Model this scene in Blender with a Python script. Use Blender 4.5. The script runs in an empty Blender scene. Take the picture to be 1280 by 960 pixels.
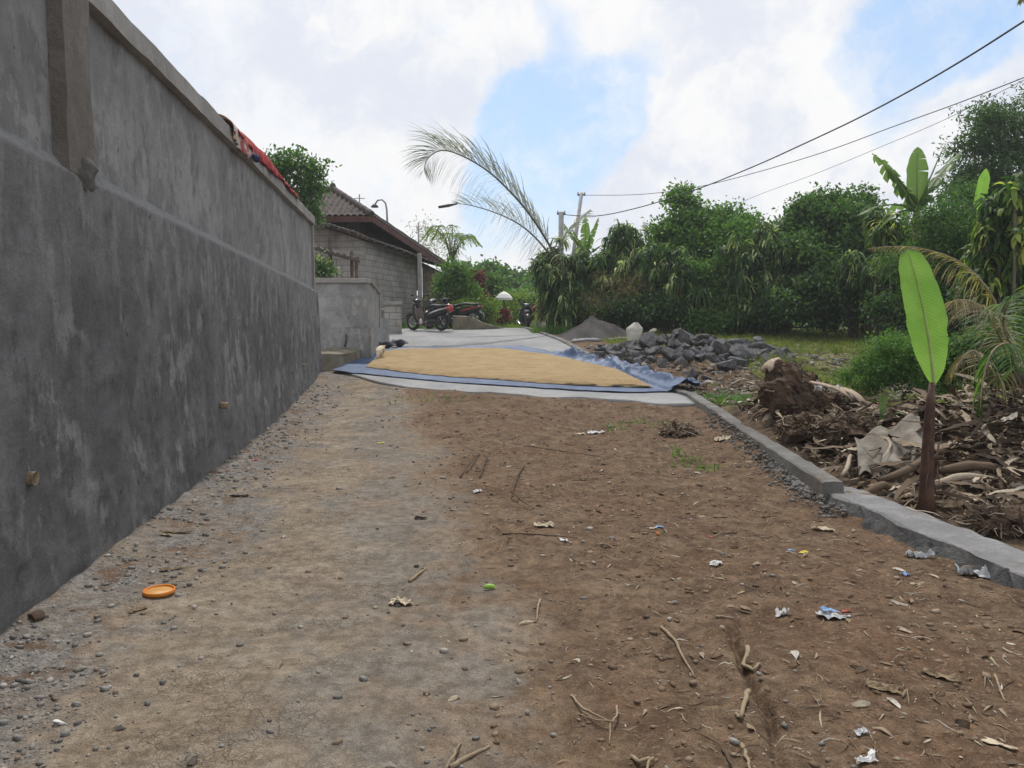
import bpy, math, random
import numpy as np
from mathutils import Vector, Matrix
random.seed(7)
rng = np.random.default_rng(7)
sc = bpy.context.scene
C = sc.collection
R = math.radians
U = random.uniform

# ------------------------------------------------------------------ camera
CAMZ, FPX, HOR = 1.5, 1000.0, 395.0
TH = math.atan((480 - HOR) / FPX)
cd = bpy.data.cameras.new('camera'); cam = bpy.data.objects.new('camera', cd); C.objects.link(cam)
cam.location = (0, 0, CAMZ); cam.rotation_euler = (math.pi / 2 - TH, 0, 0)
cd.sensor_width = 36; cd.lens = 36 * FPX / 1280; cd.clip_start = .05; cd.clip_end = 9000
sc.camera = cam

def ray(px, py):
    u, v = (px - 640) / FPX, (480 - py) / FPX
    return np.array([u, math.cos(TH) + v * math.sin(TH), -math.sin(TH) + v * math.cos(TH)])

def at(px, py, Y):
    """real point seen at photo pixel (px,py) that stands Y metres ahead"""
    d = ray(px, py); t = Y / d[1]
    return np.array([d[0] * t, Y, CAMZ + d[2] * t])

# ------------------------------------------------------------------ noise
def _h(ix, iy, s):
    n = (ix.astype(np.int64) * 374761393 + iy.astype(np.int64) * 668265263 + s * 1442695041) & 0x7fffffff
    n = ((n ^ (n >> 13)) * 1274126177) & 0x7fffffff
    return ((n ^ (n >> 16)) & 0xffff) / 65535.0

def _hs(ix, iy, s):
    n = (ix * 374761393 + iy * 668265263 + s * 1442695041) & 0x7fffffff
    n = ((n ^ (n >> 13)) * 1274126177) & 0x7fffffff
    return ((n ^ (n >> 16)) & 0xffff) / 65535.0
def _vs(x, y, s):
    ix, iy = math.floor(x), math.floor(y); fx, fy = x - ix, y - iy
    fx = fx * fx * (3 - 2 * fx); fy = fy * fy * (3 - 2 * fy)
    a, b, c, d = _hs(ix, iy, s), _hs(ix + 1, iy, s), _hs(ix, iy + 1, s), _hs(ix + 1, iy + 1, s)
    return (a + (b - a) * fx) * (1 - fy) + (c + (d - c) * fx) * fy
def vnoise(x, y, s=0):
    if np.ndim(x) == 0 and np.ndim(y) == 0: return _vs(float(x), float(y), s)
    x = np.asarray(x, float); y = np.asarray(y, float)
    ix, iy = np.floor(x), np.floor(y); fx, fy = x - ix, y - iy
    fx = fx * fx * (3 - 2 * fx); fy = fy * fy * (3 - 2 * fy)
    a, b = _h(ix, iy, s), _h(ix + 1, iy, s); c, d = _h(ix, iy + 1, s), _h(ix + 1, iy + 1, s)
    return (a + (b - a) * fx) * (1 - fy) + (c + (d - c) * fx) * fy

def fbm(x, y, o=4, s=0):
    t = 0; a = 1; w = 0
    if np.ndim(x) == 0 and np.ndim(y) == 0: x = float(x); y = float(y)
    for k in range(o):
        t = t + a * (vnoise(x * 2 ** k + 17.3 * k, y * 2 ** k - 9.1 * k, s + k) - .5); w += a; a *= .5
    return t / w * 2

# ------------------------------------------------------------------ terrain
_py = np.linspace(-60, 400, 4601)
_pz = np.interp(_py, [-60, 8, 10, 12, 15, 19, 22, 25.6, 28, 31, 36, 50, 100, 400],
                [0, 0, .0, .06, .2, .5, .79, .99, 1.03, 1.0, .8, .1, -2, -2])
_k = np.hanning(15); _pz = np.convolve(np.pad(_pz, 7, mode='edge'), _k / _k.sum(), mode='valid')
MOUNDS = [(3.6, 9.9, .6, .9, .5), (4.5, 8.3, 1.0, 1.1, .38), (5.5, 7.3, 1.3, 1.2, .5), (3.0, 8.9, .35, .8, .12), (4.4, 11, 1.6, 1.0, .12),
          (4.5, 18.4, 2.0, 1.5, .12)]
KERB = [(3.25, 1.5), (3.0, 3.0), (2.74, 4.29), (2.50, 6.3), (2.68, 9.1), (2.92, 13.2), (2.35, 16), (1.85, 18.8), (1.28, 22), (.75, 25), (.3, 29)]
def kerbx(Y): return np.interp(Y, [k[1] for k in KERB], [k[0] for k in KERB])
def wallx(Y): return -2.055 - .1203 * np.asarray(Y, float)

def gbase(x, y):
    x = np.asarray(x, float); y = np.asarray(y, float)
    z = np.interp(y, _py, _pz)
    for mx, my, sx, sy, h in MOUNDS:
        z = z + h * np.exp(-((x - mx) / sx) ** 2 - ((y - my) / sy) ** 2)
    return z

def soil_zone(x, y):
    """1 on the loose brown soil, 0 on the hard track"""
    d = (x - wallx(y)) / (2.35 - .045 * np.clip(y, 0, 20))
    e = fbm(x * 1.3, y * .8, 4, 5) * .32
    return np.clip((d + e - .78) / .5, 0, 1)

def gh(x, y):
    x = np.asarray(x, float); y = np.asarray(y, float)
    z = gbase(x, y)
    s = soil_zone(x, y)
    road = np.clip((y - 12.2 - .45 * (2.9 - x)) / .5, 0, 1) * np.clip((kerbx(y) - x) / .3, 0, 1)
    rough = (.009 + .02 * s) * (1 - road)
    out = np.clip((x - kerbx(y) - .1) / .4, 0, 1)
    rough = rough + out * .03
    z = z + fbm(x * 1.1, y * 1.1, 3, 1) * (.02 + .03 * s) * (1 - .8 * road) + fbm(x * 5, y * 5, 4, 2) * rough
    z = z + np.where(s > .1, s * (1 - road) * .012 * np.clip(fbm(x * 22, y * 22, 2, 3), -.3, 1), 0)
    # ridge of loose soil against the edge of the concrete
    z = z + .05 * np.exp(-((y - 11.9 - .45 * (2.9 - x)) / .45) ** 2) * s * (.6 + vnoise(x * 3, y * 3, 9))
    # furrow in the soil
    fx = 1.0 + .035 * np.sin(y * 5) + (y - 3.2) * .17 + .03 * fbm(y * 6, y * 0 + 2, 2, 4)
    z = z - (.035 + .03 * vnoise(y * 9, x * 0, 44)) * np.exp(-((x - fx - .012 * fbm(y * 25, y * 0, 2, 45)) / .02) ** 2) * np.clip((4.0 - y) / .5, 0, 1)
    z = z + .02 * np.exp(-((x - fx + .07) / .05) ** 2) * np.clip((4.0 - y) / .5, 0, 1)
    # loose rubble banked up along the wall foot
    z = z + .05 * np.exp(-((x - wallx(y)) / .3) ** 2) * (.5 + vnoise(x * 4, y * 4, 12)) * (y < 17)
    return z

_tx = np.linspace(-7, 14, 1051); _ty = np.linspace(.5, 40, 1976); _tz = None
def g1(x, y):
    global _tz
    if _tz is None:
        A, B = np.meshgrid(_tx, _ty); _tz = gh(A, B)
    u, v = (x + 7) / .02, (y - .5) / .02
    if not (0 <= u < 1049 and 0 <= v < 1974): return float(gh(x, y))
    i, j = int(u), int(v); u -= i; v -= j
    return float((_tz[j, i] * (1 - u) + _tz[j, i + 1] * u) * (1 - v) + (_tz[j + 1, i] * (1 - u) + _tz[j + 1, i + 1] * u) * v)
def G(px, py):
    """where the line of sight through a photo pixel meets the ground"""
    d = ray(px, py)
    o = np.array([0, 0, CAMZ])
    ts = .5 * 1.002 ** np.arange(2600); PP = o[None] + d[None] * ts[:, None]
    hit = PP[:, 2] < gbase(PP[:, 0], PP[:, 1]); p = PP[int(np.argmax(hit))] if hit.any() else PP[-1]
    return np.array([p[0], p[1], g1(p[0], p[1])])

def wallpt(px, py):
    d = ray(px, py); t = -2.055 / (d[0] + .1203 * d[1])
    return np.array([d[0] * t, d[1] * t, CAMZ + d[2] * t])

# ------------------------------------------------------------------ materials
class NT:
    def __init__(s, m):
        s.t = m.node_tree; s.t.nodes.clear()
    def n(s, typ, **kw):
        nd = s.t.nodes.new(typ)
        for k, v in kw.items():
            if k.startswith('i_'):
                key = k[2:]
                key = int(key) if key.isdigit() else key.replace('_', ' ')
                tgt = nd.inputs[key]
                if hasattr(v, 'bl_idname') or isinstance(v, bpy.types.NodeSocket): s.t.links.new(v, tgt)
                else: tgt.default_value = v
            else: setattr(nd, k, v)
        return nd
    def math(s, op, a, b=0.0, c=None, clamp=False):
        nd = s.n('ShaderNodeMath', operation=op, use_clamp=clamp)
        for i, v in enumerate([a, b] + ([c] if c is not None else [])):
            if isinstance(v, bpy.types.NodeSocket): s.t.links.new(v, nd.inputs[i])
            else: nd.inputs[i].default_value = v
        return nd.outputs[0]
    def mix(s, f, a, b, blend='MIX'):
        nd = s.n('ShaderNodeMix', data_type='RGBA', blend_type=blend)
        for i, v in ((0, f), (6, a), (7, b)):
            if isinstance(v, bpy.types.NodeSocket): s.t.links.new(v, nd.inputs[i])
            elif i == 0: nd.inputs[i].default_value = v
            else: nd.inputs[i].default_value = (*v, 1)
        return nd.outputs[2]
    def noise(s, vec, scale, detail=4, rough=.55, dist=0):
        nd = s.n('ShaderNodeTexNoise', i_Scale=scale, i_Detail=detail, i_Roughness=rough, i_Distortion=dist)
        if vec is not None: s.t.links.new(vec, nd.inputs['Vector'])
        return nd.outputs[0]
    def smooth(s, v, a, b):
        nd = s.n('ShaderNodeMapRange', interpolation_type='SMOOTHSTEP', i_1=a, i_2=b)
        s.t.links.new(v, nd.inputs[0]); return nd.outputs[0]
    def ramp(s, f, stops):
        nd = s.n('ShaderNodeValToRGB'); e = nd.color_ramp.elements
        while len(e) > 1: e.remove(e[-1])
        e[0].position = stops[0][0]; e[0].color = (*stops[0][1], 1)
        for p, c in stops[1:]:
            q = e.new(p); q.color = (*c, 1)
        s.t.links.new(f, nd.inputs[0]); return nd.outputs[0]
    def scale(s, vec, xyz):
        return s.n('ShaderNodeVectorMath', operation='MULTIPLY', i_0=vec, i_1=xyz).outputs[0]
    def out(s, col, rough=.8, bump=None, bstr=.3, bdist=.02, spec=.3, metal=0, transl=None, tf=.3, coat=0):
        b = s.n('ShaderNodeBsdfPrincipled', i_Roughness=rough, i_Metallic=metal)
        b.inputs['Specular IOR Level'].default_value = spec
        b.inputs['Coat Weight'].default_value = coat
        if isinstance(col, bpy.types.NodeSocket): s.t.links.new(col, b.inputs['Base Color'])
        else: b.inputs['Base Color'].default_value = (*col, 1)
        if bump is not None:
            bn = s.n('ShaderNodeBump', i_Strength=bstr, i_Distance=bdist, i_Height=bump)
            s.t.links.new(bn.outputs[0], b.inputs['Normal'])
        sh = b.outputs[0]
        if transl is not None:
            t = s.n('ShaderNodeBsdfTranslucent')
            if isinstance(transl, bpy.types.NodeSocket): s.t.links.new(transl, t.inputs[0])
            else: t.inputs[0].default_value = (*transl, 1)
            mx = s.n('ShaderNodeMixShader', i_0=tf); s.t.links.new(sh, mx.inputs[1]); s.t.links.new(t.outputs[0], mx.inputs[2]); sh = mx.outputs[0]
        o = s.n('ShaderNodeOutputMaterial'); s.t.links.new(sh, o.inputs[0])

def newmat(name):
    m = bpy.data.materials.new(name); m.use_nodes = True
    return m, NT(m)
def pos(N): return N.n('ShaderNodeNewGeometry').outputs['Position']
def objco(N): return N.n('ShaderNodeTexCoord').outputs['Object']

def basic(name, a, b=None, sc_=6, rough=.8, bstr=.2, bsc=None, spec=.3, metal=0, local=True, rnd=False, coat=0, detail=4):
    m, N = newmat(name)
    p = objco(N) if local else pos(N)
    f = N.noise(p, sc_, detail, .6)
    f = N.smooth(f, .32, .68)
    col = N.mix(f, a, b if b else tuple(c * .75 for c in a))
    if rnd:
        at_ = N.n('ShaderNodeAttribute', attribute_name='rnd').outputs['Fac']
        col = N.mix(N.math('MULTIPLY', at_, .45), col, tuple(c * .35 for c in a))
    bp = N.noise(p, bsc or sc_ * 6, 5, .65)
    N.out(col, rough, bp, bstr, .02, spec, metal, coat=coat)
    return m

def leafmat(name, stops, tf=.35, rough=.55, spec=.2, tcol=None):
    """stops: colours along the per-leaf random value"""
    m, N = newmat(name)
    at_ = N.n('ShaderNodeAttribute', attribute_name='rnd').outputs['Fac']
    col = N.ramp(at_, stops)
    f = N.noise(pos(N), 9, 3)
    col = N.mix(N.smooth(f, .4, .7), col, (1.25, 1.2, .9), 'MULTIPLY')
    tc = N.mix(1.0, col, tcol or (1.6, 1.9, .7), 'MULTIPLY')
    N.out(col, rough, None, spec=spec, transl=tc, tf=tf)
    return m

# ------------------------------------------------------------------ mesh helpers
def link(o, parent=None):
    C.objects.link(o)
    if parent is not None: o.parent = parent
    return o
def tag(o, label=None, cat=None, group=None, kind=None):
    if label: o['label'] = label
    if cat: o['category'] = cat
    if group: o['group'] = group
    if kind: o['kind'] = kind
    return o
def empty(name, loc=(0, 0, 0), rz=0, **kw):
    o = bpy.data.objects.new(name, None); o.location = loc; o.rotation_euler = (0, 0, rz); link(o)
    return tag(o, **kw)
def copy_tree(o, parent=None):
    c = o.copy(); C.objects.link(c)
    if parent is not None: c.parent = parent
    for ch in [k for k in bpy.data.objects if k.parent == o]: copy_tree(ch, c)
    return c

def npmesh(name, V, F, mat, parent=None, rnd=None, smooth=False, org=None):
    """V (n,3), F (m,k) arrays -> object"""
    V = np.asarray(V, np.float64); F = np.asarray(F, np.int32)
    if org is not None: V = V - np.asarray(org)
    me = bpy.data.meshes.new(name)
    n, m, k = len(V), len(F), F.shape[1]
    me.vertices.add(n); me.vertices.foreach_set('co', V.astype(np.float32).ravel())
    me.loops.add(m * k); me.loops.foreach_set('vertex_index', F.ravel())
    me.polygons.add(m); me.polygons.foreach_set('loop_start', np.arange(0, m * k, k, dtype=np.int32))
    if smooth: me.polygons.foreach_set('use_smooth', np.ones(m, bool))
    me.update(calc_edges=True)
    if rnd is not None:
        a = me.attributes.new('rnd', 'FLOAT', 'POINT'); a.data.foreach_set('value', np.asarray(rnd, np.float32))
    if mat is not None:
        for mm in (mat if isinstance(mat, (list, tuple)) else [mat]): me.materials.append(mm)
    o = bpy.data.objects.new(name, me); link(o, parent)
    if org is not None and parent is None: o.location = tuple(org)
    return o

class MB:
    def __init__(s): s.v = []; s.f = []; s.r = []; s.cr = 0
    def add(s, vs, fs, r=None):
        b = len(s.v)
        s.v += [tuple(map(float, q)) for q in vs]; s.f += [tuple(i + b for i in q) for q in fs]
        s.r += [s.cr if r is None else r] * len(vs)
    def box(s, c, size, rz=0, rx=0, ry=0, jit=0, r=None):
        M = Matrix.Rotation(rz, 3, 'Z') @ Matrix.Rotation(ry, 3, 'Y') @ Matrix.Rotation(rx, 3, 'X')
        vs = []
        for i in range(8):
            p = Vector(((i & 1) - .5, ((i >> 1) & 1) - .5, ((i >> 2) & 1) - .5))
            p = Vector((p.x * size[0] + U(-jit, jit), p.y * size[1] + U(-jit, jit), p.z * size[2] + U(-jit, jit)))
            vs.append(tuple(M @ p + Vector(c)))
        s.add(vs, [(0, 2, 3, 1), (4, 5, 7, 6), (0, 1, 5, 4), (2, 6, 7, 3), (0, 4, 6, 2), (1, 3, 7, 5)], r)
    def hexa(s, p):
        s.add(p, [(0, 3, 2, 1), (4, 5, 6, 7), (0, 1, 5, 4), (1, 2, 6, 5), (2, 3, 7, 6), (3, 0, 4, 7)])
    def prism(s, poly, off):
        """planar polygon (list of 3d) extruded by the vector off"""
        n = len(poly); off = np.array(off)
        vs = [np.array(p) for p in poly] + [np.array(p) + off for p in poly]
        s.add(vs, [tuple(range(n))[::-1], tuple(range(n, 2 * n))] + [(i, (i + 1) % n, n + (i + 1) % n, n + i) for i in range(n)])
    def tube(s, pts, rad, n=8, cap=True, r=None):
        pts = [Vector(p) for p in pts]
        if not hasattr(rad, '__len__'): rad = [rad] * len(pts)
        vs = []; up = Vector((0, 0, 1)); prev = None
        for i, p in enumerate(pts):
            t = (pts[min(i + 1, len(pts) - 1)] - pts[max(i - 1, 0)])
            if t.length < 1e-9: t = Vector((0, 0, 1))
            t.normalize()
            if prev is None:
                a = t.cross(up) if abs(t.z) < .9 else t.cross(Vector((1, 0, 0)))
            else: a = prev - t * prev.dot(t)
            a.normalize(); prev = a; b = t.cross(a)
            for k in range(n):
                th = 2 * math.pi * k / n
                vs.append(tuple(p + (a * math.cos(th) + b * math.sin(th)) * rad[i]))
        fs = []
        for i in range(len(pts) - 1):
            for k in range(n):
                fs.append((i * n + k, i * n + (k + 1) % n, (i + 1) * n + (k + 1) % n, (i + 1) * n + k))
        if cap: fs += [tuple(range(n))[::-1], tuple(range((len(pts) - 1) * n, len(pts) * n))]
        s.add(vs, fs, r)
    def lathe(s, c, prof, n=16, axis='Z', r=None):
        vs = []
        for rr, h in prof:
            for k in range(n):
                th = 2 * math.pi * k / n; a, b = rr * math.cos(th), rr * math.sin(th)
                q = {'Z': (a, b, h), 'Y': (a, h, b), 'X': (h, a, b)}[axis]
                vs.append(tuple(np.array(q) + np.array(c)))
        fs = [(i * n + k, i * n + (k + 1) % n, (i + 1) * n + (k + 1) % n, (i + 1) * n + k) for i in range(len(prof) - 1) for k in range(n)]
        s.add(vs, fs, r)
    def ell(s, c, rad, nu=12, nv=8, jit=0, rz=0, r=None):
        vs = []; co, si = math.cos(rz), math.sin(rz)
        for j in range(nv + 1):
            ph = math.pi * j / nv
            for k in range(nu):
                th = 2 * math.pi * k / nu; q = 1 + U(-jit, jit)
                x, y, z = rad[0] * math.sin(ph) * math.cos(th) * q, rad[1] * math.sin(ph) * math.sin(th) * q, rad[2] * math.cos(ph) * q
                vs.append((c[0] + x * co - y * si, c[1] + x * si + y * co, c[2] + z))
        s.add(vs, [(j * nu + k, (j + 1) * nu + k, (j + 1) * nu + (k + 1) % nu, j * nu + (k + 1) % nu) for j in range(nv) for k in range(nu)], r)
    def grid(s, fn, nu, nv, r=None):
        vs = [fn(i / nu, j / nv) for j in range(nv + 1) for i in range(nu + 1)]
        w = nu + 1
        s.add(vs, [(j * w + i, j * w + i + 1, (j + 1) * w + i + 1, (j + 1) * w + i) for j in range(nv) for i in range(nu)], r)
    def build(s, name, mat, parent=None, smooth=False, org=None, bevel=0, label=None, cat=None, group=None, kind=None):
        me = bpy.data.meshes.new(name)
        V = s.v
        if org is not None: V = [(p[0] - org[0], p[1] - org[1], p[2] - org[2]) for p in V]
        me.from_pydata(V, [], s.f)
        me.update()
        a = me.attributes.new('rnd', 'FLOAT', 'POINT'); a.data.foreach_set('value', np.asarray(s.r, np.float32))
        if smooth: me.polygons.foreach_set('use_smooth', [True] * len(me.polygons))
        me.materials.append(mat)
        o = bpy.data.objects.new(name, me); link(o, parent)
        if org is not None and parent is None: o.location = tuple(org)
        if bevel:
            b = o.modifiers.new('bevel', 'BEVEL'); b.width = bevel; b.segments = 2; b.limit_method = 'ANGLE'
        return tag(o, label, cat, group, kind)

def unit(v):
    v = np.asarray(v, float); return v / (np.linalg.norm(v, axis=-1, keepdims=True) + 1e-12)
def perp(D):
    r = rng.normal(size=D.shape); r -= (r * D).sum(-1, keepdims=True) * D
    return unit(r)

def leafset(Cc, D, S, L, W, droop=0.0, seg=1, rnd=None, fold=0.0, shape=None):
    """blades: base Cc, direction D, sideways S, length L, width W (arrays); droop bends them to the ground.
    returns V,F,rnd"""
    n = len(Cc); L = np.broadcast_to(L, n)[:, None]; W = np.broadcast_to(W, n)[:, None]; droop = np.broadcast_to(droop, n)[:, None]
    if rnd is None: rnd = rng.random(n)
    if seg == 1:
        Nn = np.cross(D, S)
        V = np.stack([Cc, Cc + D * L * .45 + S * W * .5 - Nn * W * fold, Cc + D * L - np.array([0, 0, 1.]) * droop * L, Cc + D * L * .45 - S * W * .5 - Nn * W * fold], 1)
        F = np.arange(n * 4).reshape(n, 4)
        return V.reshape(-1, 3), F, np.repeat(rnd, 4)
    rows = []
    p = Cc.copy(); d = D.copy()
    sh = shape or [.35, 1, .9, .65, .05]
    ts = np.linspace(0, 1, seg + 1)
    for i in range(seg + 1):
        w = np.interp(ts[i], np.linspace(0, 1, len(sh)), sh)
        rows += [p - S * W * w * .5, p + S * W * w * .5]
        d = unit(d - np.array([0, 0, 1.]) * droop / seg * 2)
        p = p + d * L / seg
    V = np.stack(rows, 1).reshape(-1, 3)
    k = 2 * (seg + 1)
    b = (np.arange(n) * k)[:, None]
    F = np.concatenate([b + np.array([[2 * i, 2 * i + 1, 2 * i + 3, 2 * i + 2]]) for i in range(seg)], 0)
    return V, F, np.repeat(rnd, k)

def merge(parts):
    Vs, Fs, Rs = [], [], []; b = 0
    for V, F, r in parts:
        Vs.append(V); Fs.append(F + b); Rs.append(r); b += len(V)
    return np.concatenate(Vs), np.concatenate(Fs), np.concatenate(Rs)

# ------------------------------------------------------------------ sky and sun
EL, AZ = R(60), math.atan2(-.16, 1)       # the sun stands high ahead, in line with the wall; AZ measured from +Y towards +X
world = bpy.data.worlds.new('World'); sc.world = world; world.use_nodes = True
N = NT(world)
sky = N.n('ShaderNodeTexSky', sky_type='NISHITA', sun_disc=False, sun_elevation=EL, sun_rotation=AZ, air_density=1.0, dust_density=1.2, ozone_density=1.0)
gen = N.n('ShaderNodeTexCoord').outputs['Generated']
wn = N.n('ShaderNodeTexNoise', i_Scale=5.0, i_Detail=5, i_Roughness=.62, i_Vector=gen)
wc = N.n('ShaderNodeVectorMath', operation='SUBTRACT', i_0=wn.outputs['Color'], i_1=(.5, .5, .5)).outputs[0]
wv = N.n('ShaderNodeVectorMath', operation='MULTIPLY_ADD', i_0=wc, i_1=(.13, .13, .13), i_2=gen).outputs[0]
# openings in the cloud cover: photo pixel, radius px, strength
HOLES = [(715, 150, 95, 1.5), (690, 250, 75, 1.0), (640, 120, 60, .9), (770, 100, 60, .9), (645, 215, 60, .8), (690, 15, 34, .8), (1185, 15, 60, 1.0), (1120, 30, 45, .7), (1065, 95, 40, .9), (1110, 145, 28, .8),
         (1165, 75, 36, .5), (1250, 20, 40, .6), (555, 35, 30, .45), (320, 90, 90, .25), (470, 240, 50, .4), (600, 300, 60, .35), (200, 60, 80, .15), (380, 190, 50, .25), (-300, 100, 250, .9), (1750, 0, 250, .9)]
CLD = [(640, 45, 48, 1.1), (750, 15, 42, .8), (865, 130, 62, .9), (840, 250, 70, .8), (780, 340, 80, .8), (980, 30, 60, .4), (545, 160, 55, .6), (1000, 160, 60, .5), (930, 90, 60, .5), (1230, 130, 60, .7)]
wvn = N.n('ShaderNodeVectorMath', operation='NORMALIZE', i_0=wv).outputs[0]
def blobs(vec, L):
    tot = None
    for px, py, r, a in L:
        d = unit(ray(px, py)); q = N.n('ShaderNodeVectorMath', operation='DOT_PRODUCT', i_0=vec, i_1=tuple(d)).outputs['Value']
        k = 2 * (FPX / r) ** 2
        q = N.math('EXPONENT', N.math('MULTIPLY_ADD', q, k, -k + math.log(a)))
        tot = q if tot is None else N.math('ADD', tot, q)
    return tot
hole = N.math('SUBTRACT', blobs(wvn, HOLES), blobs(wvn, CLD))
n2 = N.noise(wv, 3.2, 4, .6)
n4 = N.noise(wv, 17, 6, .68)
hole = N.math('ADD', hole, N.math('ADD', N.math('MULTIPLY', N.math('SUBTRACT', n2, .5), .7), N.math('MULTIPLY', N.math('SUBTRACT', n4, .5), 1.25)))
hole = N.smooth(hole, .25, .95)
hole = N.math('MULTIPLY', hole, N.math('SUBTRACT', 1.0, N.math('MULTIPLY', N.smooth(N.math('ADD', n2, N.math('MULTIPLY', n4, .5)), .62, .95), .7)))
n3 = N.noise(wv, 6.5, 5, .62)
cloudcol = N.mix(N.smooth(N.math('ADD', n3, N.math('MULTIPLY', N.math('SUBTRACT', n4, .5), .35)), .36, .62), (7.9, 8.3, 9.2), (9.8, 9.8, 9.8))
skyc = N.mix(.62, N.mix(1.0, sky.outputs[0], (1.7, 1.7, 1.7), 'MULTIPLY'), (4.6, 6.7, 9.6))
col = N.mix(hole, cloudcol, skyc)
sep = N.n('ShaderNodeSeparateXYZ', i_0=gen).outputs[2]
low = N.smooth(sep, -.06, .0)
col = N.mix(low, (2.0, 2.0, 1.8), col)
bg = N.n('ShaderNodeBackground', i_0=col, i_1=.1)
N.t.links.new(bg.outputs[0], N.n('ShaderNodeOutputWorld').inputs[0])

sd = bpy.data.lights.new('sun', 'SUN'); sd.energy = 3.0; sd.angle = R(1.3); sd.color = (1, .95, .87)
so = bpy.data.objects.new('sun', sd); C.objects.link(so)
sdir = Vector((math.sin(AZ) * math.cos(EL), math.cos(AZ) * math.cos(EL), math.sin(EL)))
so.rotation_euler = (-sdir).to_track_quat('-Z', 'Y').to_euler()
so.location = (0, 10, 20)
sc.view_settings.view_transform = 'Standard'; sc.view_settings.look = 'None'; sc.view_settings.exposure = 0; sc.view_settings.gamma = 1

# ------------------------------------------------------------------ materials
GREENS = dict(
    mid=[(0, (.032, .075, .032)), (.5, (.06, .125, .044)), (.85, (.1, .175, .06)), (1, (.16, .23, .08))],
    fresh=[(0, (.045, .1, .036)), (.5, (.08, .16, .05)), (.85, (.12, .215, .065)), (1, (.18, .28, .09))],
    dark=[(0, (.03, .06, .032)), (.6, (.05, .1, .045)), (.9, (.08, .14, .06)), (1, (.12, .18, .08))],
    drac=[(0, (.02, .05, .02)), (.5, (.04, .09, .03)), (.68, (.08, .14, .05)), (.78, (.28, .34, .16)), (1, (.5, .53, .32))],  # pale end: cream leaf edges, plus glints of light painted into the colour
    vari=[(0, (.016, .038, .014)), (.45, (.035, .08, .022)), (.7, (.1, .17, .04)), (.8, (.32, .38, .1)), (1, (.45, .47, .16))],
    grass=[(0, (.07, .11, .03)), (.5, (.13, .17, .05)), (.8, (.22, .22, .08)), (1, (.32, .27, .13))],
    yel=[(0, (.07, .13, .03)), (.5, (.12, .2, .05)), (1, (.24, .28, .08))],
    red=[(0, (.05, .01, .02)), (.6, (.12, .018, .04)), (1, (.22, .05, .07))],
    dry=[(0, (.09, .075, .05)), (.5, (.18, .15, .1)), (1, (.3, .26, .18))],
    palm=[(0, (.2, .22, .21)), (.6, (.32, .35, .33)), (1, (.5, .53, .5))])
LM = {k: leafmat(k + '_leaf', v, tf=(.36 if k != 'palm' else .4), tcol=((1.1, 1.15, 1.05) if k == 'palm' else None)) for k, v in GREENS.items()}
bark = basic('bark', (.16, .13, .1), (.08, .065, .05), 8, bstr=.5)
barkd = basic('dark_bark', (.09, .075, .06), (.04, .035, .03), 8, bstr=.5)
conc_road = None

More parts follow.
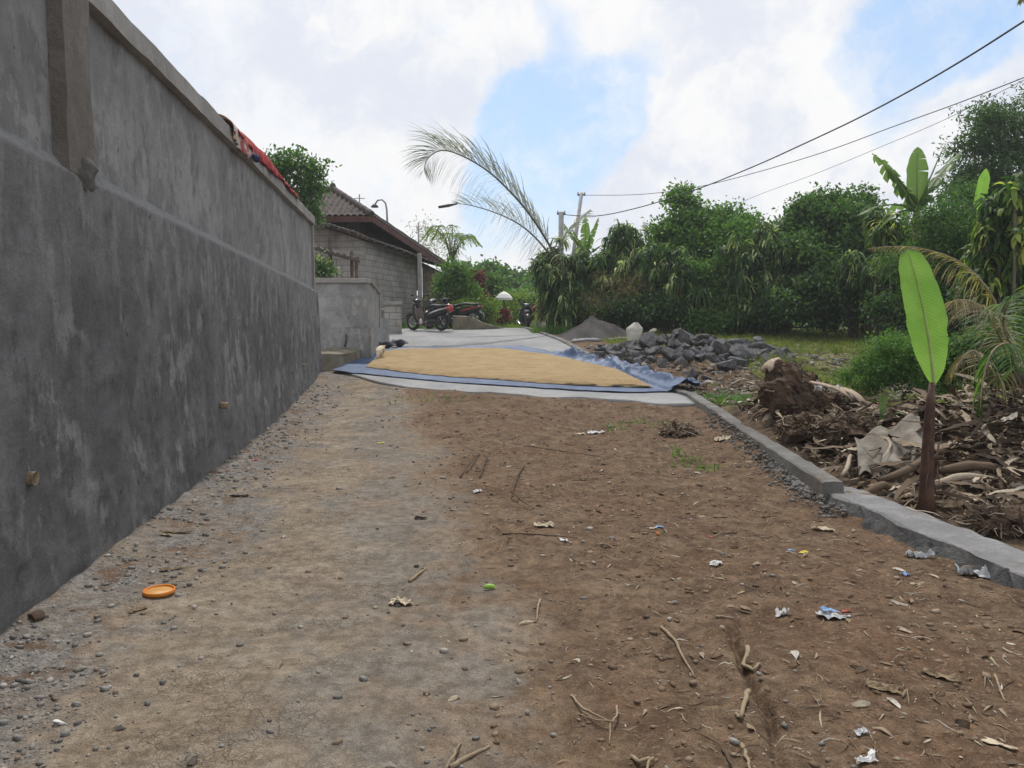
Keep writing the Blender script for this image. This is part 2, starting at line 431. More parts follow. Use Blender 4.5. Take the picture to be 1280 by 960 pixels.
def ground_material():
    m, N = newmat('ground')
    p = pos(N)
    dn = N.n('ShaderNodeAttribute', attribute_name='dn').outputs['Fac']     # across the lane: 0 wall foot, 1 start of the loose soil
    so_ = N.n('ShaderNodeAttribute', attribute_name='soil').outputs['Fac']
    gr = N.n('ShaderNodeAttribute', attribute_name='grass').outputs['Fac']
    fl = N.n('ShaderNodeAttribute', attribute_name='field').outputs['Fac']
    nb = N.noise(p, .9, 6, .62); nm = N.noise(p, 4.5, 6, .65); nf = N.noise(p, 38, 5, .7); nff = N.noise(p, 160, 3, .7)
    wob = N.math('MULTIPLY', N.math('SUBTRACT', nb, .5), 1.3)
    wob2 = N.math('MULTIPLY', N.math('SUBTRACT', nm, .5), .5)
    d2 = N.math('ADD', dn, N.math('ADD', wob, wob2))
    soil = N.mix(N.smooth(nm, .34, .66), (.095, .06, .038), (.2, .138, .09))
    soil = N.mix(N.smooth(nb, .42, .7), soil, (.15, .09, .055))
    soil = N.mix(N.smooth(nf, .5, .75), soil, (.26, .195, .14))
    soil = N.mix(N.math('MULTIPLY', N.smooth(N.noise(p, 14, 6, .75), .52, .66), .55), soil, (.075, .052, .038))
    tan = N.mix(N.smooth(nm, .3, .7), (.24, .198, .152), (.345, .292, .23))
    grey = N.mix(N.smooth(nm, .3, .7), (.165, .155, .142), (.25, .235, .212))
    grav = N.mix(N.smooth(nf, .3, .7), (.13, .125, .12), (.3, .285, .27))
    grav = N.mix(N.smooth(nm, .5, .62), grav, (.15, .1, .07))
    vo = N.n('ShaderNodeTexVoronoi', i_Scale=45.0, i_Vector=p)
    grav = N.mix(N.smooth(vo.outputs['Distance'], .35, .1), grav, N.mix(vo.outputs['Color'], (.2, .19, .18), (.36, .34, .31)))
    # bands across the lane
    c = N.mix(N.smooth(d2, .28, .5), grav, tan)
    c = N.mix(N.math('MULTIPLY', N.math('MULTIPLY', N.smooth(d2, .6, .8), N.smooth(d2, 1.35, .95)), .75), c, grey)
    c = N.mix(N.math('MULTIPLY', N.smooth(N.noise(p, 1.7, 5, .6), .5, .66), .75), c, N.mix(.5, tan, grey))
    s2 = N.smooth(N.math('ADD', so_, N.math('ADD', N.math('MULTIPLY', N.math('SUBTRACT', nm, .5), 1.6), N.math('MULTIPLY', N.math('SUBTRACT', nf, .5), .8))), .15, .85)
    c = N.mix(s2, c, soil)
    # a paler trodden skin on the soil
    c = N.mix(N.math('MULTIPLY', N.math('MULTIPLY', N.smooth(N.noise(p, 1.3, 5, .65), .42, .64), N.smooth(dn, 2.2, .9)), .5), c, (.25, .185, .13))
    # field behind: dry grass and dark earth
    earth = N.mix(N.smooth(nm, .35, .65), (.05, .035, .024), (.15, .105, .07))
    c = N.mix(fl, c, earth)
    gcol = N.mix(N.smooth(nm, .3, .7), (.1, .13, .04), (.22, .21, .09))
    c = N.mix(N.smooth(N.math('ADD', gr, N.math('MULTIPLY', N.math('SUBTRACT', nm, .5), .8)), .35, .65), c, gcol)
    c = N.mix(N.smooth(nff, .35, .7), N.mix(1.0, c, (.68, .68, .68), 'MULTIPLY'), N.mix(1.0, c, (1.18, 1.18, 1.18), 'MULTIPLY'))
    n13 = N.noise(p, 13, 6, .75)
    c = N.mix(N.smooth(n13, .36, .64), N.mix(1.0, c, (.7, .68, .66), 'MULTIPLY'), N.mix(1.0, c, (1.16, 1.15, 1.13), 'MULTIPLY'))
    # mud cracks on the hard pan
    wp = N.n('ShaderNodeTexNoise', i_Scale=7.0, i_Detail=3, i_Vector=p)
    wpv = N.n('ShaderNodeVectorMath', operation='MULTIPLY_ADD', i_0=wp.outputs['Color'], i_1=(.12, .12, .12), i_2=p).outputs[0]
    v1 = N.n('ShaderNodeTexVoronoi', feature='DISTANCE_TO_EDGE', i_Scale=14.0, i_Vector=wpv).outputs['Distance']
    v2 = N.n('ShaderNodeTexVoronoi', feature='DISTANCE_TO_EDGE', i_Scale=34.0, i_Vector=wpv).outputs['Distance']
    ck = N.math('MAXIMUM', N.smooth(v1, .035, .0), N.math('MULTIPLY', N.smooth(v2, .05, .0), .6))
    zone = N.math('MULTIPLY', N.smooth(dn, .3, .5), N.smooth(so_, .4, .0))
    ck = N.math('MULTIPLY', ck, N.math('MULTIPLY', zone, N.smooth(N.noise(p, 2.3, 3), .42, .6)))
    c = N.mix(N.math('MULTIPLY', ck, .42), c, (.1, .075, .055))
    h = N.math('ADD', N.math('MULTIPLY', nf, .5), N.math('ADD', N.math('MULTIPLY', nff, .25), N.math('MULTIPLY', n13, .8)))
    h = N.math('SUBTRACT', h, N.math('MULTIPLY', ck, .35))
    h = N.math('ADD', h, N.math('MULTIPLY', N.math('MULTIPLY', N.smooth(vo.outputs['Distance'], .5, .1), N.smooth(d2, .5, .3)), .35))
    N.out(c, .92, h, .75, .03, spec=.15)
    return m

def concrete(name, a, b, dirt=None, sc_=1.5, along=(1, 1, 1), streak=None, bstr=.25, rough=.88):
    m, N = newmat(name); p = pos(N)
    q = N.scale(p, along)
    f1 = N.noise(q, sc_, 6, .62); f2 = N.noise(p, sc_ * 9, 6, .65); f3 = N.noise(p, 90, 4, .7)
    c = N.mix(N.smooth(f1, .36, .64), a, b)
    c = N.mix(N.math('MULTIPLY', N.smooth(f2, .4, .7), .4), c, tuple(x * .7 for x in a))
    if streak:
        st = N.noise(N.scale(p, (3.2, 3.2, .5)), 2.0, 7, .68, .6)
        c = N.mix(N.math('MULTIPLY', N.smooth(st, .54, .68), .8), c, streak)
        st2 = N.noise(N.scale(p, (7, 7, 1.1)), 1.3, 6, .7, .4)
        c = N.mix(N.math('MULTIPLY', N.smooth(st2, .56, .72), .45), c, tuple(x * .55 for x in a))
    if dirt:
        c = N.mix(N.math('MULTIPLY', N.smooth(N.noise(p, 2.2, 6, .7), .54, .7), .7), c, dirt)
    c = N.mix(N.math('MULTIPLY', N.smooth(f3, .45, .8), .4), c, tuple(x * .6 for x in a))
    N.out(c, rough, N.math('ADD', f2, N.math('MULTIPLY', f3, .4)), bstr, .03, spec=.2)
    return m
m_ground = ground_material()
def wall_plaster(name, a, b, light, dark, low):
    m, N = newmat(name); p = pos(N); q = N.scale(p, (1, 1, .75))
    sp_ = N.n('ShaderNodeSeparateXYZ', i_0=p); z = sp_.outputs[2]; yy = sp_.outputs[1]
    f1 = N.noise(q, 2.3, 8, .68); f2 = N.noise(p, 9, 6, .72); f3 = N.noise(p, 55, 5, .75); f0 = N.noise(p, .55, 3, .5)
    c = N.mix(N.smooth(f1, .4, .6), a, b)
    c = N.mix(N.math('MULTIPLY', N.smooth(f0, .4, .62), .45), c, dark)
    pat = N.noise(N.scale(p, (1, 1, .6)), 4.2, 7, .66)                       # pale lime patches with torn edges
    big = N.smooth(N.noise(p, 1.1, 3, .55), .42, .6)
    c = N.mix(N.math('MULTIPLY', N.math('MULTIPLY', N.smooth(pat, .5, .57), big), .6 if low else .5), c, light)
    dk = N.noise(N.scale(p, (1, 1, .7)), 3.1, 8, .7)
    c = N.mix(N.math('MULTIPLY', N.smooth(dk, .53, .62), .6), c, dark)
    along = N.n('ShaderNodeCombineXYZ', i_0=yy, i_1=N.math('MULTIPLY', z, .22)).outputs[0]
    run = N.noise(along, 4.5, 5, .7); rag = N.math('MULTIPLY', N.math('SUBTRACT', N.noise(along, 6.5, 3, .6), .5), 1.6)
    if low:
        st_ = N.math('SUBTRACT', N.math('ADD', z, N.math('MULTIPLY', yy, .03)), 2.4785)       # height from the ledge
        jit = N.math('ADD', st_, N.math('MULTIPLY', N.math('SUBTRACT', f2, .5), .14))
        band = N.smooth(N.math('ADD', st_, rag), -.75, -.3)
        c = N.mix(N.math('MULTIPLY', N.math('MULTIPLY', N.smooth(run, .49, .6), band), .5), c, light)
        c = N.mix(N.math('MULTIPLY', N.smooth(N.math('ADD', st_, N.math('MULTIPLY', rag, .7)), -.8, .1), .45), c, (.25, .25, .253))
        c = N.mix(N.math('MULTIPLY', N.smooth(jit, -.03, .03), .75), c, (.3, .3, .3))
        c = N.mix(N.math('MULTIPLY', N.smooth(N.math('ADD', z, rag), .5, -.1), .45), c, (.13, .125, .115))
    else:
        c = N.mix(N.math('MULTIPLY', N.smooth(run, .54, .66), .35), c, dark)
    c = N.mix(N.math('MULTIPLY', N.smooth(f2, .48, .7), .45), c, dark)
    c = N.mix(N.math('MULTIPLY', N.smooth(f3, .5, .75), .4), c, dark)
    # pits and cracks
    vo = N.n('ShaderNodeTexVoronoi', i_Scale=2.6, i_Vector=N.n('ShaderNodeVectorMath', operation='MULTIPLY_ADD', i_0=N.n('ShaderNodeTexNoise', i_Scale=5.0, i_Vector=p).outputs['Color'], i_1=(.35, .35, .35), i_2=p).outputs[0]).outputs['Distance']
    pit = N.smooth(vo, .075, .03); c = N.mix(N.math('MULTIPLY', pit, .7), c, (.03, .03, .03))
    h = N.math('SUBTRACT', N.math('ADD', N.math('MULTIPLY', f2, 1.1), N.math('MULTIPLY', f3, .5)), N.math('MULTIPLY', pit, .8))
    h = N.math('ADD', h, N.math('MULTIPLY', f1, 1.4))
    N.out(c, .9, h, .7 if low else .45, .04, spec=.15)
    return m
m_road = concrete('road_concrete', (.235, .238, .246), (.315, .318, .324), dirt=(.22, .205, .18), sc_=.7, bstr=.15)
m_wall_low, m_wall_up = wall_plaster('wall_base_plaster', (.15, .15, .154), (.225, .225, .23), (.35, .35, .345), (.08, .08, .084), True), wall_plaster('wall_panel_plaster', (.225, .225, .228), (.32, .32, .32), (.4, .4, .395), (.14, .14, .142), False)
m_cope = concrete('coping_concrete', (.26, .25, .235), (.34, .33, .315), sc_=2.5, bstr=.3)
m_pillar = concrete('pillar_concrete', (.19, .175, .155), (.26, .245, .22), sc_=2.5, bstr=.7)
m_lowall = wall_plaster('low_wall_plaster', (.27, .27, .27), (.37, .37, .37), (.45, .45, .44), (.17, .17, .165), False)
m_kerb = concrete('kerb_concrete', (.14, .136, .13), (.215, .21, .2), dirt=(.13, .105, .08), sc_=2.5, bstr=.6)
m_slab = concrete('slab_concrete', (.19, .19, .195), (.27, .27, .275), sc_=3.5, dirt=(.13, .108, .085), bstr=.6)
m_mortar = concrete('mortar', (.14, .14, .14), (.24, .24, .235), sc_=5, dirt=(.12, .09, .065), bstr=.8)
m_moss = concrete('mossy_stone', (.16, .14, .105), (.26, .235, .18), sc_=3, dirt=(.07, .08, .03), bstr=.8)

# ------------------------------------------------------------------ ground: one sheet out to the horizon
def spaced(a, b, n): return list(np.linspace(a, b, n, endpoint=False))
xs = [-3000, -800, -200, -60, -25, -12, -8] + spaced(-6, .72, 218) + spaced(.72, 1.35, 80) + spaced(1.35, 8.5, 232) + spaced(8.5, 14, 40) + [14, 16, 20, 30, 60, 200, 800, 3000]
ys = [-1500, -300, -60, -15, -5, -2, -.5, .5] + spaced(1.2, 2.2, 26)
y = 2.2
while y < 40: ys.append(y); y *= 1.0062
ys += [42, 46, 52, 60, 75, 100, 150, 250, 400, 900, 3000]
xs, ys = np.array(xs, float), np.array(ys, float)
X, Y = np.meshgrid(xs, ys)
Z = gh(X, np.clip(Y, -50, 399))
far = (np.abs(X) > 30) | (Y > 60) | (Y < -6)
Z = np.where(far, np.interp(np.clip(Y, -50, 399), _py, _pz), Z)
V = np.stack([X, Y, Z], -1).reshape(-1, 3)
nx = len(xs); ii = np.arange(len(ys) - 1)[:, None] * nx + np.arange(nx - 1)[None]
F = np.stack([ii, ii + 1, ii + 1 + nx, ii + nx], -1).reshape(-1, 4)
ground = npmesh('ground', V, F, m_ground, smooth=True)
ground['kind'] = 'structure'
def vattr(o, name, arr):
    a = o.data.attributes.new(name, 'FLOAT', 'POINT'); a.data.foreach_set('value', np.asarray(arr, np.float32).ravel())
vattr(ground, 'dn', (X - wallx(Y)) / (2.35 - .045 * np.clip(Y, 0, 20)))
vattr(ground, 'soil', soil_zone(X, Y))
outk = np.clip((X - kerbx(Y) + .05) / .25, 0, 1)
vattr(ground, 'field', outk * np.clip((17.5 - Y) / 3, 0, 1))
gz = outk * np.clip((Y - 19.6 + .0 * X) / 1.5, 0, 1) * np.clip((X - kerbx(Y) - 1.2) / 1, 0, 1)
gz = np.maximum(gz, outk * .55 * np.exp(-((X - 3.3) / .5) ** 2 - ((Y - 12.2) / 1.1) ** 2))
gz = np.maximum(gz, outk * np.clip((X - 4.6) / 1, 0, 1) * np.clip((Y - 11.5) / 2, 0, 1))
gz = np.maximum(gz, np.clip((Y - 29) / 2, 0, 1) * .8)
vattr(ground, 'grass', gz)

# ------------------------------------------------------------------ concrete road
def road_left(Y): return np.interp(Y, [12, 16.4, 17.2, 19, 21.5, 25, 30, 36], [-3.2, -4.0, -4.35, -3.35, -3.45, -5.0, -4.0, -3.4])
rv = []; ny_, nx_ = 180, 70
fy = 0
for j in range(ny_ + 1):
    for i in range(nx_ + 1):
        u = i / nx_
        # ragged front edge where soil spills on to it
        y0 = 12.35 + 3.0 * (1 - u) ** 1.1 + 1.9 * max(0, .28 - u) / .28 + .3 * float(fbm(u * 11, 0, 5, 31))
        yy = y0 + (34 - y0) * (j / ny_) ** 1.35
        xl, xr = float(road_left(yy)), float(kerbx(yy)) - .0
        xx = xl + (xr - xl) * u
        rv.append((xx, yy, float(np.interp(yy, _py, _pz)) + .045))
rv = np.array(rv); w = nx_ + 1
ii = np.arange(ny_)[:, None] * w + np.arange(nx_)[None]
RF = np.stack([ii, ii + 1, ii + 1 + w, ii + w], -1).reshape(-1, 4)
rv[:, 2] += fbm(rv[:, 0] * .8, rv[:, 1] * .8, 3, 44) * .012
# make sure it stays over the ground
rv[:, 2] = np.maximum(rv[:, 2], gh(rv[:, 0], rv[:, 1]) + .006)
road = npmesh('road', rv, RF, m_road, smooth=True); road['kind'] = 'structure'
md = road.modifiers.new('thick', 'SOLIDIFY'); md.thickness = .09; md.offset = -1
def top(x, y):
    """top of road or ground"""
    z = g1(x, y)
    if y > 12.5 + .48 * (2.9 - x) and road_left(y) < x < kerbx(y): z = max(z + .006, float(np.interp(y, _py, _pz)) + .05)
    return z
# ------------------------------------------------------------------ tall boundary wall on the lane's left
wd = unit(np.array([-.1203, 1, 0])); wn_ = np.array([wd[1], -wd[0], 0])       # along / out towards the lane
W0 = np.array([-2.055, 0, 0])
def wp(s, z, o=0):                                  # s: metres ahead (Y), z height, o out of the wall
    return W0 + np.array([-.1203 * s, s, z]) + wn_ * o
YE = 16.3                                           # far end
def zstep(Y): return 2.37 - .030 * (Y - 3.95)
def ztop(Y): return float(np.interp(Y, [-3, 5.5, 16.5], [3.66, 3.62, 3.50]))
wall = empty('boundary_wall', (float(W0[0]), 0, 0), label='tall grey cement plastered wall running beside the dirt lane', cat='wall')
wo = np.array([float(W0[0]), 0, 0])
def bparent(o): return o
# base: a bulging plaster face with a ledge on top
n_u, n_v = 700, 120
S = np.linspace(0, 1, n_u + 1) ** 1.0
sY = np.interp(S, [0, .15, 1], [-3, 2.0, YE + .15])
VV = []
for j in range(n_v + 1):
    t = j / n_v
    zz = -.15 + (np.array([zstep(y) for y in sY]) + .15) * t
    o_ = .115 + .09 * (1 - t) ** 1.5 + .012 * fbm(sY * 1.3, zz * 1.6, 4, 51) + .006 * fbm(sY * 7, zz * 9, 3, 52) * (1 + 1.5 * (1 - t))
    o_ -= .02 * np.clip(fbm(sY * 3.1, zz * 4.5, 2, 57) - .55, 0, 1) * 4 * (1 - t)
    base = np.stack([W0[0] - .1203 * sY, sY, zz], -1) + wn_[None] * (o_[:, None] - .07)
    VV.append(base)
zz = np.array([zstep(y) for y in sY])
VV.append(np.stack([W0[0] - .1203 * sY, sY, zz + .02 + .012 * fbm(sY * 2, sY * 0, 3, 3)], -1) + wn_[None] * (0.02 + .012 * fbm(sY * 3, sY * 0 + 4, 3, 8))[:, None])
VV.append(np.stack([W0[0] - .1203 * sY, sY, zz + .085 + .012 * fbm(sY * 2, sY * 0, 3, 5)], -1) - wn_[None] * .026)
VV.append(np.stack([W0[0] - .1203 * sY, sY, zz + .08], -1) - wn_[None] * .2)
VV = np.array(VV); w = n_u + 1
ii = np.arange(VV.shape[0] - 1)[:, None] * w + np.arange(n_u)[None]
FF = np.stack([ii, ii + 1, ii + 1 + w, ii + w], -1).reshape(-1, 4)
npmesh('wall_base', VV.reshape(-1, 3), FF, m_wall_low, wall, smooth=True, org=wo)
b = MB(); b.hexa([tuple(wp(YE + .15, -.2, -.3) - wo), tuple(wp(YE + .15, -.2, .12) - wo), tuple(wp(YE + .32, -.2, .12) - wo), tuple(wp(YE + .32, -.2, -.3) - wo),
                  tuple(wp(YE + .15, zstep(YE) + .01, -.3) - wo), tuple(wp(YE + .15, zstep(YE) + .01, .05) - wo), tuple(wp(YE + .32, zstep(YE), .05) - wo), tuple(wp(YE + .32, zstep(YE), -.3) - wo)])
b.build('wall_end', m_wall_low, wall)
# upper panel
VV = []
pY = np.linspace(-3, YE, 401)
for j in range(41):
    t = j / 40
    z0 = np.array([zstep(y) for y in pY]) - .03; z1 = np.array([ztop(y) for y in pY]) - .16
    zz = z0 + (z1 - z0) * t
    o_ = -.03 + .006 * fbm(pY * 1.1, zz * 1.4, 4, 61) + .002 * fbm(pY * 8, zz * 8, 3, 62)
    VV.append(np.stack([W0[0] - .1203 * pY, pY, zz], -1) + wn_[None] * o_[:, None])
VV = np.array(VV); w = 402 - 1
w = 401
ii = np.arange(40)[:, None] * w + np.arange(400)[None]
FF = np.stack([ii, ii + 1, ii + 1 + w, ii + w], -1).reshape(-1, 4)
npmesh('wall_panel', VV.reshape(-1, 3), FF, m_wall_up, wall, smooth=True, org=wo)
# wall core behind, so that it has a thickness and a back
b = MB(); pts = []
for y in (-3, YE):
    pts.append([tuple(wp(y, -.2, -.32) - wo), tuple(wp(y, -.2, -.06) - wo), tuple(wp(y, ztop(y) - .17, -.06) - wo), tuple(wp(y, ztop(y) - .17, -.2) - wo)])
b.add(pts[0] + pts[1], [(0, 1, 2, 3), (7, 6, 5, 4), (0, 4, 5, 1), (1, 5, 6, 2), (2, 6, 7, 3), (3, 7, 4, 0)])
b.build('wall_core', m_wall_up, wall)
def bar_along(y0, y1, zf, h, o0, o1, n, j=.006, seed=0):
    """a slightly wavy bar along the wall, its underside at zf(y)"""
    bb = MB(); rings = []
    for i in range(n + 1):
        y = y0 + (y1 - y0) * i / n
        z = zf(y)
        e = [float(fbm(y * 3 + seed, k * 7.7, 3, 70 + k)) * j * 2 for k in range(4)]
        rings.append([wp(y, z + e[0], o0) - wo, wp(y, z + e[1], o1 + e[2]) - wo, wp(y, z + h + e[3], o1 - .01 + e[1]) - wo, wp(y, z + h + e[2] * .5, o0) - wo])
    vs = [tuple(p) for r in rings for p in r]
    fs = []
    for i in range(n):
        for k in range(4): fs.append((i * 4 + k, (i + 1) * 4 + k, (i + 1) * 4 + (k + 1) % 4, i * 4 + (k + 1) % 4))
    fs += [(0, 1, 2, 3), tuple(n * 4 + k for k in (3, 2, 1, 0))]
    bb.add(vs, fs); return bb
bar_along(-3, YE + .1, lambda y: ztop(y) - .17, .17, -.22, .045, 260).build('coping', m_cope, wall)
bar_along(YE - .02, YE + .14, lambda y: zstep(y) + .0, ztop(YE) - zstep(YE) - .17, -.2, .02, 2, .002).build('end_pier', m_cope, wall)
# pillar let into the panel
yp0, yp1 = wallpt(70, 120)[1], wallpt(103, 120)[1]
b = MB()
def pil(u, v):
    y = yp0 + (yp1 - yp0) * (0 if u < .2 else min(1, (u - .2) / .6)); o_ = .055 * (1 if .2 <= u <= .8 else 0) - .035 * (0 if .2 <= u <= .8 else 1)
    z = zstep(y) + (ztop(y) - .17 - zstep(y)) * v
    return wp(y, z, o_ + .012 * float(fbm(z * 5, u * 6, 3, 81))) - wo
b.grid(pil, 20, 50); b.build('pillar', m_pillar, wall)
b = MB(); b.ell(wp((yp0 + yp1) / 2 + .03, zstep(yp0) + .02, -.01) - wo, (.09, .19, .13), 18, 14, .14, -.12); b.build('mortar_lump', m_mortar, wall, smooth=True)
# weep pipes of bamboo
m_bamboo = basic('bamboo', (.32, .26, .17), (.16, .12, .08), 14, bstr=.3)
m_hole = basic('pipe_hole', (.02, .018, .015))
for k, (px, py) in enumerate([(12, 597), (262, 506), (371, 456)]):
    p = wallpt(px, py) - wo; d = np.array([wn_[0] * .98, wn_[1] * .98 - .05, -.05])
    b = MB(); r_ = [.036, .034, .028][k]; L_ = [.1, .16, .12][k]
    b.tube([p - d * .05, p + d * (.03 + L_ * .5), p + d * (.035 + L_ * .52), p + d * (.045 + L_ * .54), p + d * (L_ + .03)], [r_, r_, r_ * 1.1, r_, r_], 14, cap=False)
    b.tube([p + d * (L_ + .03), p + d * (L_ + .0285), p + d * L_, p + d * (L_ - .03)], [r_, r_ * .76, r_ * .73, r_ * .72], 14, cap=False)
    pp = b.build('drain_pipe', m_bamboo, wall, smooth=True)
    q = MB(); q.tube([p + d * (L_ - .04), p + d * (L_ - .035)], [r_ * .72, r_ * .72], 12); q.build('pipe_bore', m_hole, pp)
    pp['label'] = ['broken drain pipe stub near the wall foot', 'buff drain pipe poking out of the middle of the wall', 'small drain pipe near the far end of the wall'][k]

# ---- cloths drying on the coping
def cloth_material(name, a, b_, c_, scale=3.0):
    m, N = newmat(name); p = pos(N)
    v = N.n('ShaderNodeTexVoronoi', i_Scale=scale, i_Vector=p)
    f = N.smooth(N.noise(p, scale * 1.3, 3, .5, 1.2), .46, .54)
    c = N.mix(f, a, b_)
    c = N.mix(N.smooth(N.noise(p, scale * 2.6, 3), .56, .6), c, c_)
    N.out(c, .85, N.noise(p, 60, 4), .3, .01, spec=.1, transl=c, tf=.2)
    return m
m_red = cloth_material('red_cloth', (.45, .07, .075), (.36, .05, .06), (.52, .13, .12), 2.0)
m_print = cloth_material('printed_cloth', (.66, .6, .58), (.5, .16, .15), (.6, .42, .25), 2.2)
m_navy = cloth_material('navy_cloth', (.03, .04, .1), (.05, .06, .14), (.1, .1, .16), 5)
def cloth(y0, y1, front, back, lift, name, mat, label, seed, nu=90, nv=26):
    b = MB()
    def f(u, v):
        y = y0 + (y1 - y0) * u
        e = fbm(u * 7, v * 2.2, 3, seed)
        fr = front(u) + .03 * float(fbm(u * 11, 0, 2, seed + 1)); bk = back
        L = fr + .30 + bk; s = v * L                       # arc over the coping
        zt = ztop(y)
        lf = lift(u) * (.75 + .5 * float(vnoise(u * 9, v * 3, seed + 4)))
        if s < fr: o_, z = .075 + .025 * float(e) + .02 * math.sin(u * 60) * (1 - s / fr), zt - (fr - s)
        elif s < fr + .30:
            q = (s - fr) / .30; o_ = .075 - .31 * q; z = zt + .012 + lf * math.sin(math.pi * min(1, max(0, q * .9 + .05))) + .01 * float(e)
        else: o_, z = -.245 - .02 * float(e), zt - (s - fr - .30)
        return wp(y + .03 * float(e), z, o_)
    b.grid(f, nu, nv)
    o = b.build(name, mat, None, smooth=True, org=tuple(wp((y0 + y1) / 2, ztop(y0), -.08)), label=label, cat='cloth')
    sm = o.modifiers.new('thick', 'SOLIDIFY'); sm.thickness = .006
    return o
cloth(9.2, 14.0, lambda u: .03 + .02 * math.sin(u * 7), .35, lambda u: .17 * math.sin(math.pi * min(1, u * 1.1 + .08)) + .05, 'red_cloth', m_red, 'long faded red cloth spread along the top of the tall wall', 101)
cloth(8.95, 10.1, lambda u: .06 + .13 * math.sin(math.pi * u) ** .7, .1, lambda u: .11 - .06 * u, 'printed_cloth', m_print, 'white and orange printed cloth hanging over the wall top beside the red one', 131, 50, 30)
b = MB(); p = wp(10.1, ztop(10.1) - .12, .1); b.ell(p, (.035, .12, .05), 14, 10, .12); b.build('navy_cloth', m_navy, smooth=True, org=tuple(p), label='small navy blue bundle of cloth stuck under the printed cloth on the wall', cat='cloth')

# ------------------------------------------------------------------ low wall with its return
lw = empty('low_wall', (-4.0, 18.6, .3), label='low plastered wall that turns a corner beyond the tall wall', cat='wall')
lo = np.array([-4.0, 18.6, .3])
A0 = at(340, 348, 18.6); A1 = at(459, 348, 18.6); A2 = at(474, 367, 21.3)
ztl = 2.36
def panel(name, p, q, z0, z1, th, mat, parent, org, o=0, seed=0, j=.006):
    """a plastered slab from plan point p to q; th thickness to the back"""
    p = np.array(p[:2]); q = np.array(q[:2]); d = (q - p) / np.linalg.norm(q - p); n = np.array([d[1], -d[0]])
    L = np.linalg.norm(q - p); bb = MB(); nu = max(2, int(L * 6)); nv = max(2, int((max(z1) if hasattr(z1, '__len__') else z1) - z0) * 6 + 2)
    z1a, z1b = (z1 if hasattr(z1, '__len__') else (z1, z1))
    def f(u, v):
        zt = z1a + (z1b - z1a) * u
        z = z0 + (zt - z0) * v; c = p + d * L * u + n * (o + j * 1.5 * float(fbm(u * L * 1.5 + seed, z * 1.5, 3, 5)))
        return (c[0] - org[0], c[1] - org[1], z - org[2])
    bb.grid(f, nu, nv)
    def g(u, v):
        zt = z1a + (z1b - z1a) * u; z = z0 + (zt - z0) * v; c = p + d * L * u - n * th
        return (c[0] - org[0], c[1] - org[1], z - org[2])
    bb.grid(lambda u, v: g(1 - u, v), nu, nv)
    for k in ((0, 1) if True else ()):
        bb.add([f(k, 0), f(k, 1), g(k, 1), g(k, 0)], [(0, 1, 2, 3) if k == 0 else (3, 2, 1, 0)])
    bb.add([f(0, 1), f(1, 1), g(1, 1), g(0, 1)], [(0, 1, 2, 3)])
    return bb.build(name, mat, parent)
panel('front_panel', A0, A1, 1.2, ztl - .1, .2, m_lowall, lw, lo, seed=3)
panel('base', A0, A1 + np.array([.02, 0, 0]), -.1, 1.24, .3, m_lowall, lw, lo, o=.09, seed=8, j=.02)
panel('side_panel', A1 + np.array([0, .21, 0]), A2, .1, (ztl - .06, 2.08), .2, m_lowall, lw, lo, o=-.01, seed=13)
panel('side_base', A1 + np.array([.02, .0, 0]), A2 + np.array([.05, 0, 0]), -.1, (1.24, 1.2), .2, m_lowall, lw, lo, o=.045, seed=15)
def kerbbar(name, p, q, z0, z1, w_, h, mat, parent, org):
    p = np.array(p[:2]); q = np.array(q[:2]); d = (q - p) / np.linalg.norm(q - p); n = np.array([d[1], -d[0]]); bb = MB()
    pts = []
    for (c, z) in ((p, z0), (q, z1)):
        for (o_, zz) in ((.05, 0), (-w_, 0), (-w_, h), (.05, h)): pts.append((c[0] + n[0] * o_ - org[0], c[1] + n[1] * o_ - org[1], z + zz - org[2]))
    bb.add(pts, [(0, 1, 2, 3), (7, 6, 5, 4), (0, 4, 5, 1), (1, 5, 6, 2), (2, 6, 7, 3), (3, 7, 4, 0)])
    return bb.build(name, mat, parent, bevel=.01)
kerbbar('coping', A0, A1 + np.array([.045, 0, 0]), ztl - .1, ztl - .1, .26, .11, m_cope, lw, lo)
kerbbar('side_coping', A1 + np.array([0, .3, 0]), A2, ztl - .07, 2.08, .22, .05, m_cope, lw, lo)
kerbbar('end_post', A2 + np.array([-.03, .0, 0]), A2 + np.array([-.02, .14, 0]), .2, .2, .2, 1.95, m_cope, lw, lo)
panel('end_block', A2 + np.array([.02, .14, 0]), A2 + np.array([.1, 1.0, 0]), .1, 1.45, .25, m_lowall, lw, lo, seed=33)
# mossy ledge at its foot
b = MB()
LF = [G(398, 466), G(425, 462), G(450, 452), G(468, 440)]
def ledge(u, v):
    t = u * 3; i = min(2, int(t)); f_ = LF[i] + (LF[i + 1] - LF[i]) * (t - i)
    fr = np.array([f_[0], f_[1]]); bk = np.array([A0[0] + (A1[0] - A0[0]) * (.45 + .55 * u), 18.6])
    e = float(fbm(u * 8, v * 6, 3, 91)) * .03
    if v < .4: return (fr[0] + e, fr[1] - .05 + e, -.1 + (.80 * (v / .4)))
    q = (v - .4) / .6; c = fr + (bk - fr) * q
    return (c[0], c[1] - .05, .70 + .06 * q + e)
b.grid(ledge, 40, 20)
b.build('stone_ledge', m_moss, smooth=False, label='mossy stone ledge at the foot of the low wall', cat='ledge')
b = MB(); p = at(433, 427, 18.45); b.tube([p + np.array([0, 0, .18]), p, p + np.array([-.03, -.05, -.12])], .022, 8); b.build('drain_spout', barkd, smooth=True, org=tuple(p), label='short dark pipe upright on the ledge against the low wall', cat='pipe')
